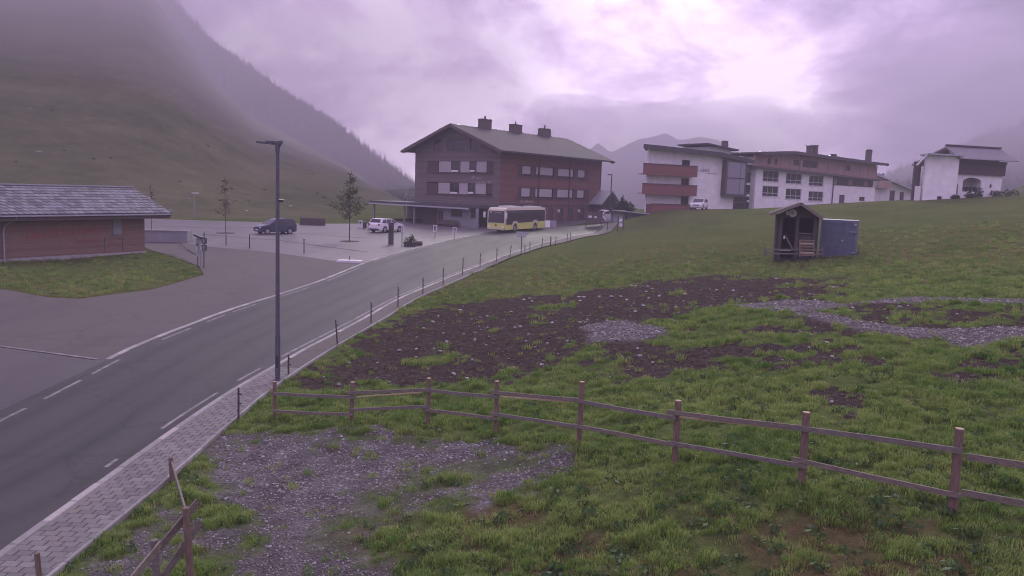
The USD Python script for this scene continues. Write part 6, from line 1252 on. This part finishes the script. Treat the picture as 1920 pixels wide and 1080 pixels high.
for i, (px, yb_, w_, h_, lab) in enumerate(((1818, 378, 1.1, .8, 'low green shrub under the loggia of the alpine house'), (1834, 374, .9, 1.3, 'taller pointed shrub at the right pier of the loggia'), (1790, 379, .8, .6, 'small shrub at the foot of the left wing of the alpine house'), (1868, 372, 1.3, .9, 'dark shrub at the right corner of the alpine house'), (1893, 368, 1.6, 1.0, 'broad shrub just right of the alpine house'))):
    p = at(px, yb_, 108.5 + (px - 1780) * .05); p[2] = gz(p[0], p[1]) - .1; t = Thing('garden_shrub', lab, 'shrub', loc=p); t.part('stems', [cyl((0, 0, -.2), (.1 * w_, 0, h_ * .5), .04, 5), cyl((0, 0, -.2), (-.2 * w_, .1, h_ * .5), .04, 5)], M_BARK); t.part('foliage', leaf_cloud(260, (0, 0, h_ * .55), (w_ * .8, w_ * .6, h_ * .6), .13, 40 + i), M_BUSH)
# spruces standing on the ridges
kinds = []
for k in range(5):
    t = None; kinds.append((spruce_mesh(4.6 + k * .45, .95 + .12 * k, 60 + k, 9, 11), cyl((0, 0, -1), (0, 0, 2 + k * .5), .10, 5, .05)))
ridge = []
r_ = np.random.default_rng(77)
def on_ridge(px, yoff=0):
    D1 = np.interp(px, *FDc) * .985; q = at(px, np.interp(px, *FC) + yoff, D1); return q
first = {}
def ridge_tree(q, k, sc, label, group):
    key = (k, label)
    if k not in first:
        t = Thing('ridge_spruce', label, 'tree', group, loc=q, scale=sc); t.part('trunk', kinds[k][1], M_BARK); t.part('crown', kinds[k][0], M_SPRUCE); first[k] = t
    else: first[k].copy(q, r_.uniform(0, 6.28), label, sc, group)
px = 338.0
while px < 800:
    if not (757 < px and False): ridge_tree(on_ridge(px, r_.uniform(-.5, 2.5)) - np.array([0, 0, 1.0]), int(r_.integers(5)), r_.choice([.55, .75, .9, 1.05, 1.3]) * r_.uniform(.85, 1.15), 'small dark spruce in the row along the misty ridge left of the wooden hotel', 'spruces along the ridge line')
    px += r_.uniform(2.0, 8.5) * r_.choice([.6, 1, 1.3])
# the mass of the forest below the ridge
def instancer(name, protos, mats, pos, yaw, scale, idx, label, kind='stuff', smooth=False, category=None):
    p = fresh('/World/' + name); pi_ = UsdGeom.PointInstancer.Define(stage, p); data(pi_.GetPrim(), label=label, kind=kind); paths = []
    for i, (m, mm) in enumerate(zip(protos, mats)):
        q = f'{p}/form' + (f'_{i:03d}' if i else ''); usdkit.mesh(stage, q, m, mm, smooth); paths.append(q)
    pi_.CreatePrototypesRel().SetTargets([Sdf.Path(q) for q in paths]); pi_.CreateProtoIndicesAttr(Vt.IntArray.FromNumpy(np.asarray(idx, np.int32)))
    pi_.CreatePositionsAttr(Vt.Vec3fArray.FromNumpy(np.asarray(pos, np.float32))); pi_.CreateScalesAttr(Vt.Vec3fArray.FromNumpy(np.repeat(np.asarray(scale, np.float32)[:, None], 3, 1)))
    yaw = np.asarray(yaw) / 2; pi_.CreateOrientationsAttr(Vt.QuathArray([Gf.Quath(float(c), 0, 0, float(s)) for c, s in zip(np.cos(yaw), np.sin(yaw))])); return pi_
def scatter_on(Vg, n, c0, c1, t0, t1, rr_):
    """points on a hill grid between two columns and two rows"""
    u = rr_.uniform(c0, c1, n); t = rr_.uniform(t0, t1, n); i = np.clip(u.astype(int), 0, Vg.shape[0] - 2); j = np.clip(t.astype(int), 0, Vg.shape[1] - 2); fu_, ft = (u - i)[:, None], (t - j)[:, None]
    return (Vg[i, j] * (1 - fu_) + Vg[i + 1, j] * fu_) * (1 - ft) + (Vg[i, j + 1] * (1 - fu_) + Vg[i + 1, j + 1] * fu_) * ft
nF = len(np.arange(-480, 0, 60)); pos = scatter_on(VF, 7500, nF + 40, VF.shape[0] - 2, 4, 40, r_)
instancer('ridge_forest', [k[0] for k in kinds], [M_SPRUCE] * 5, pos - [0, 0, .6], r_.uniform(0, 6.28, len(pos)), r_.uniform(.6, 1.3, len(pos)), r_.integers(0, 5, len(pos)), 'dark spruce forest covering the shoulder behind the pasture slope')
pos = scatter_on(VR, 4200, 0, 62, 14, 50, r_)
instancer('misty_forest', [k[0] for k in kinds], [M_SPRUCE] * 5, pos - [0, 0, .6], r_.uniform(0, 6.28, len(pos)), r_.uniform(.8, 1.6, len(pos)), r_.integers(0, 5, len(pos)), 'dim spruce forest in the mist behind the alpine house')

# ------------------------------------------------------------------ grass, stones, clods
def tuft(n, h, spread, width, seed, droop=.5):
    r = np.random.default_rng(seed); v, f = [], []
    for _ in range(n):
        a, b = r.uniform(0, 2 * PI), r.uniform(0, 2 * PI); base = np.array([math.cos(a), math.sin(a), 0]) * spread * math.sqrt(r.random()); d = np.array([math.cos(b), math.sin(b), 0]); hh = h * r.uniform(.5, 1.1); w = width * r.uniform(.7, 1.3); s = np.array([-d[1], d[0], 0]) * w / 2
        l_ = hh * droop * r.uniform(.3, 1.2); m = base + d * l_ * .35 + [0, 0, hh * .62]; e = base + d * l_ + [0, 0, hh * r.uniform(.72, 1.0)]; i = len(v)
        v += [base - s - [0, 0, .03], base + s - [0, 0, .03], m + s * .8, m - s * .8, e]; f += [[i, i + 1, i + 2], [i, i + 2, i + 3], [i + 3, i + 2, i + 4]]
    return trimesh.Trimesh(np.array(v), np.array(f), process=False)
def scatter_ground(n, seed, dmin, dmax, power=1.0, spread=.86):
    r = np.random.default_rng(seed); D = (dmin ** (1 - power) + r.random(n) * (dmax ** (1 - power) - dmin ** (1 - power))) ** (1 / (1 - power)) if power != 1 else dmin * (dmax / dmin) ** r.random(n)
    x = r.uniform(-spread, spread, n) * D; return x, D, r
x, y, r = scatter_ground(225000, 5, 9.0, 95, 1.0)
ins = sd(PAVED, x, y); k = ins < -.05; x, y, ins = x[k], y[k], ins[k]
z, s_, g_, d_ = ground_z(x, y); n5 = meshkit.fbm(np.stack([x, y, 0 * x], 1) * 1.9, 3, 50)
keep = (r.random(len(x)) < (1 - np.clip(s_ * 1.5, 0, .965)) * (1 - np.clip(g_ * 2.6, 0, .975)) * np.clip((n5 - .38) * 5.0, .06, 1) * (1 - .5 * np.clip(d_, 0, 1) * (y < 25)) * np.clip(1.25 - y / 58, 0, 1))
x, y, z, d_, n5 = x[keep], y[keep], z[keep], d_[keep], n5[keep]
dryk = (r.random(len(x)) < np.clip(d_ * .8 + (y - 26) / 85, .08, .8)).astype(int)
sc = np.clip(.55 + .0135 * y, .6, 1.7) * r.uniform(.6, 1.35, len(x)) * (.6 + .8 * n5)
forms = [tuft(26, .16, .13, .016, 1), tuft(20, .12, .15, .018, 2), tuft(30, .20, .12, .014, 3), tuft(18, .09, .16, .02, 4, .9), tuft(20, .11, .15, .014, 5), tuft(16, .08, .16, .016, 6, .8)]
instancer('grass', forms, [M_GRASS] * 4 + [M_GRASSD, M_GRASSB], np.stack([x, y, z - .01], 1), r.uniform(0, 6.28, len(x)), sc, np.where(dryk == 1, np.where(r.random(len(x)) < np.where(y < 16, .65, .2), 5, 4), r.integers(0, 4, len(x))), 'green and yellowish meadow grass in tufts over the whole slope')
print('tufts', len(x))
def pebble(seed, sub=1, flat=.6):
    r = np.random.default_rng(seed); m = trimesh.creation.icosphere(sub, 1.0); v = m.vertices * (1 + r.normal(0, .13, (len(m.vertices), 1))); v[:, 2] *= flat; v[:, 0] *= r.uniform(.8, 1.4); return trimesh.Trimesh(v, m.faces, process=False)
peb = [pebble(k) for k in range(6)]
x, y, r = scatter_ground(300000, 6, 9.5, 60, 1.15); z, s_, g_, d_ = ground_z(x, y); ins = sd(PAVED, x, y)
k = (ins < -.03) & (r.random(len(x)) < g_ ** 2 * .9 * np.clip((y + 6) / 30, .45, 1)); x2, y2, z2, k2 = x[k], y[k], z[k], k
big = np.clip(y2 / 24, .5, 1.5)
instancer('gravel_stones', peb, [M_STONE[i] for i in (0, 1, 1, 2, 1, 2)], np.stack([x2, y2, z2 + .005], 1), r.uniform(0, 6.28, len(x2)), r.uniform(.010, .034, len(x2)) * big * np.where(r.random(len(x2)) < .06, 1.7, 1.0), r.choice(6, len(x2)), 'grey crushed stones lying in the gravel patches')
x, y, r = scatter_ground(60000, 8, 14, 62, 1.0); z, s_, g_, d_ = ground_z(x, y); ins = sd(PAVED, x, y)
k = (ins < -.05) & (g_ < .3) & (r.random(len(x)) < s_ * .038); print('loose', k.sum(), 'gravel', len(x2))
instancer('loose_stones', [pebble(20 + i, 1, .7) for i in range(4)], [M_STONE[0], M_STONE[0], M_STONE[1], M_STONE[0]], np.stack([x[k], y[k], z[k] + .02], 1), r.uniform(0, 6.28, k.sum()), r.uniform(.3, 1.0, k.sum()) ** 2 * .062 * np.clip(y[k] / 26, .8, 1.5), r.choice(4, k.sum()), 'pale loose stones strewn over the dark soil')
k = (ins < -.05) & (g_ < .3) & (r.random(len(x)) < s_ * .42)
instancer('soil_clods', [pebble(30 + i, 1, .55) for i in range(4)], [M_CLOD] * 4, np.stack([x[k], y[k], z[k] - .01], 1), r.uniform(0, 6.28, k.sum()), r.uniform(.02, .07, k.sum()) * np.clip(y[k] / 30, .8, 1.2), r.choice(4, k.sum()), 'dark crumbled clods of soil')
x, y, r = scatter_ground(2600, 9, 9.8, 22, 1.0); z, s_, g_, d_ = ground_z(x, y); k = (sd(PAVED, x, y) < -.1) & (g_ < .3) & (s_ < .4) & (r.random(len(x)) < .35)
wf = []
for i in range(3):
    rr2 = np.random.default_rng(90 + i); c = np.stack([rr2.uniform(-.12, .12, 14), rr2.uniform(-.12, .12, 14), rr2.uniform(.02, .1, 14)], 1); wf.append(leaves_at(c, .05, rr2))
instancer('weeds', wf, [M_WEED] * 3, np.stack([x[k], y[k], z[k]], 1), r.uniform(0, 6.28, k.sum()), r.uniform(.5, 1.3, k.sum()), r.choice(3, k.sum()), 'broad leaved weeds among the near grass')

VG_ = VG
pos = scatter_on(VG_, 70, 12, VG_.shape[0] - 12, 3, 80, r_)
instancer('slope_bushes', [leaf_cloud(60, (0, 0, .25), (.7, .6, .4), .16, 70 + k) for k in range(3)], [M_BUSH] * 3, pos - [0, 0, .1], r_.uniform(0, 6.28, len(pos)), r_.uniform(.2, .75, len(pos)) ** 1.5, r_.integers(0, 3, len(pos)), 'small dark bushes dotted over the pasture slope')
pos = scatter_on(VG_, 22, 12, VG_.shape[0] - 10, 1, 40, r_)
instancer('slope_boulders', [pebble(80 + k) for k in range(3)], [M_STONE[0], M_STONE[1], M_STONE[1]], pos, r_.uniform(0, 6.28, len(pos)), r_.uniform(.12, .42, len(pos)), r_.integers(0, 3, len(pos)), 'grey boulders lying on the pasture slope')
# ------------------------------------------------------------------ air
HAZE = 0.00095
hz = usdkit.material(stage, '/World/Looks/mountain_haze', {'v': ('principled_volume', {'color': (0.80, 0.76, 0.84), 'density': HAZE, 'anisotropy': 0.0})}, volume='v.volume')
hb = trimesh.creation.box([2000, 1660, 216]); hb.apply_translation([-30, 65, -35.3 + 216 / 2])
solo('haze', hb, hz, 'thin grey mountain mist over the whole valley', kind='stuff')

CLOUDS = (((90, 15, 262), (175, 95, 64), .0056, 5), ((380, 20, 520), (80, 110, 50), .0012, 6), ((1985, 235, 420), (125, 150, 50), .0050, 7), ((1265, 325, 590), (125, 85, 58), .0105, 8))
for (px, py, D_), rad, den, sd_ in CLOUDS:
    c = at(px, py, D_); m = trimesh.creation.icosphere(4); n_ = m.vertices; k = 1 + (meshkit.fbm(n_ * 1.7 + sd_, 4, sd_) - .5) * .9; v = n_ * k[:, None] * np.array(rad) + c
    v[:, 2] = np.clip(v[:, 2], -30, 179.5); m = trimesh.Trimesh(v, m.faces, process=False)
    cm = usdkit.material(stage, f'/World/Looks/cloud_vapour_{sd_}', {'v': ('principled_volume', {'color': (0.80, 0.76, 0.84), 'density': den})}, volume='v.volume')
    solo('cloud_bank', m, cm, ('grey cloud bank swallowing the top of the pasture slope', 'thin cloud drifting over the forest ridge', 'dark cloud bank lying against the wooded slope at the right', 'low cloud wrapped round the far peaks')[sd_ - 5], kind='stuff')
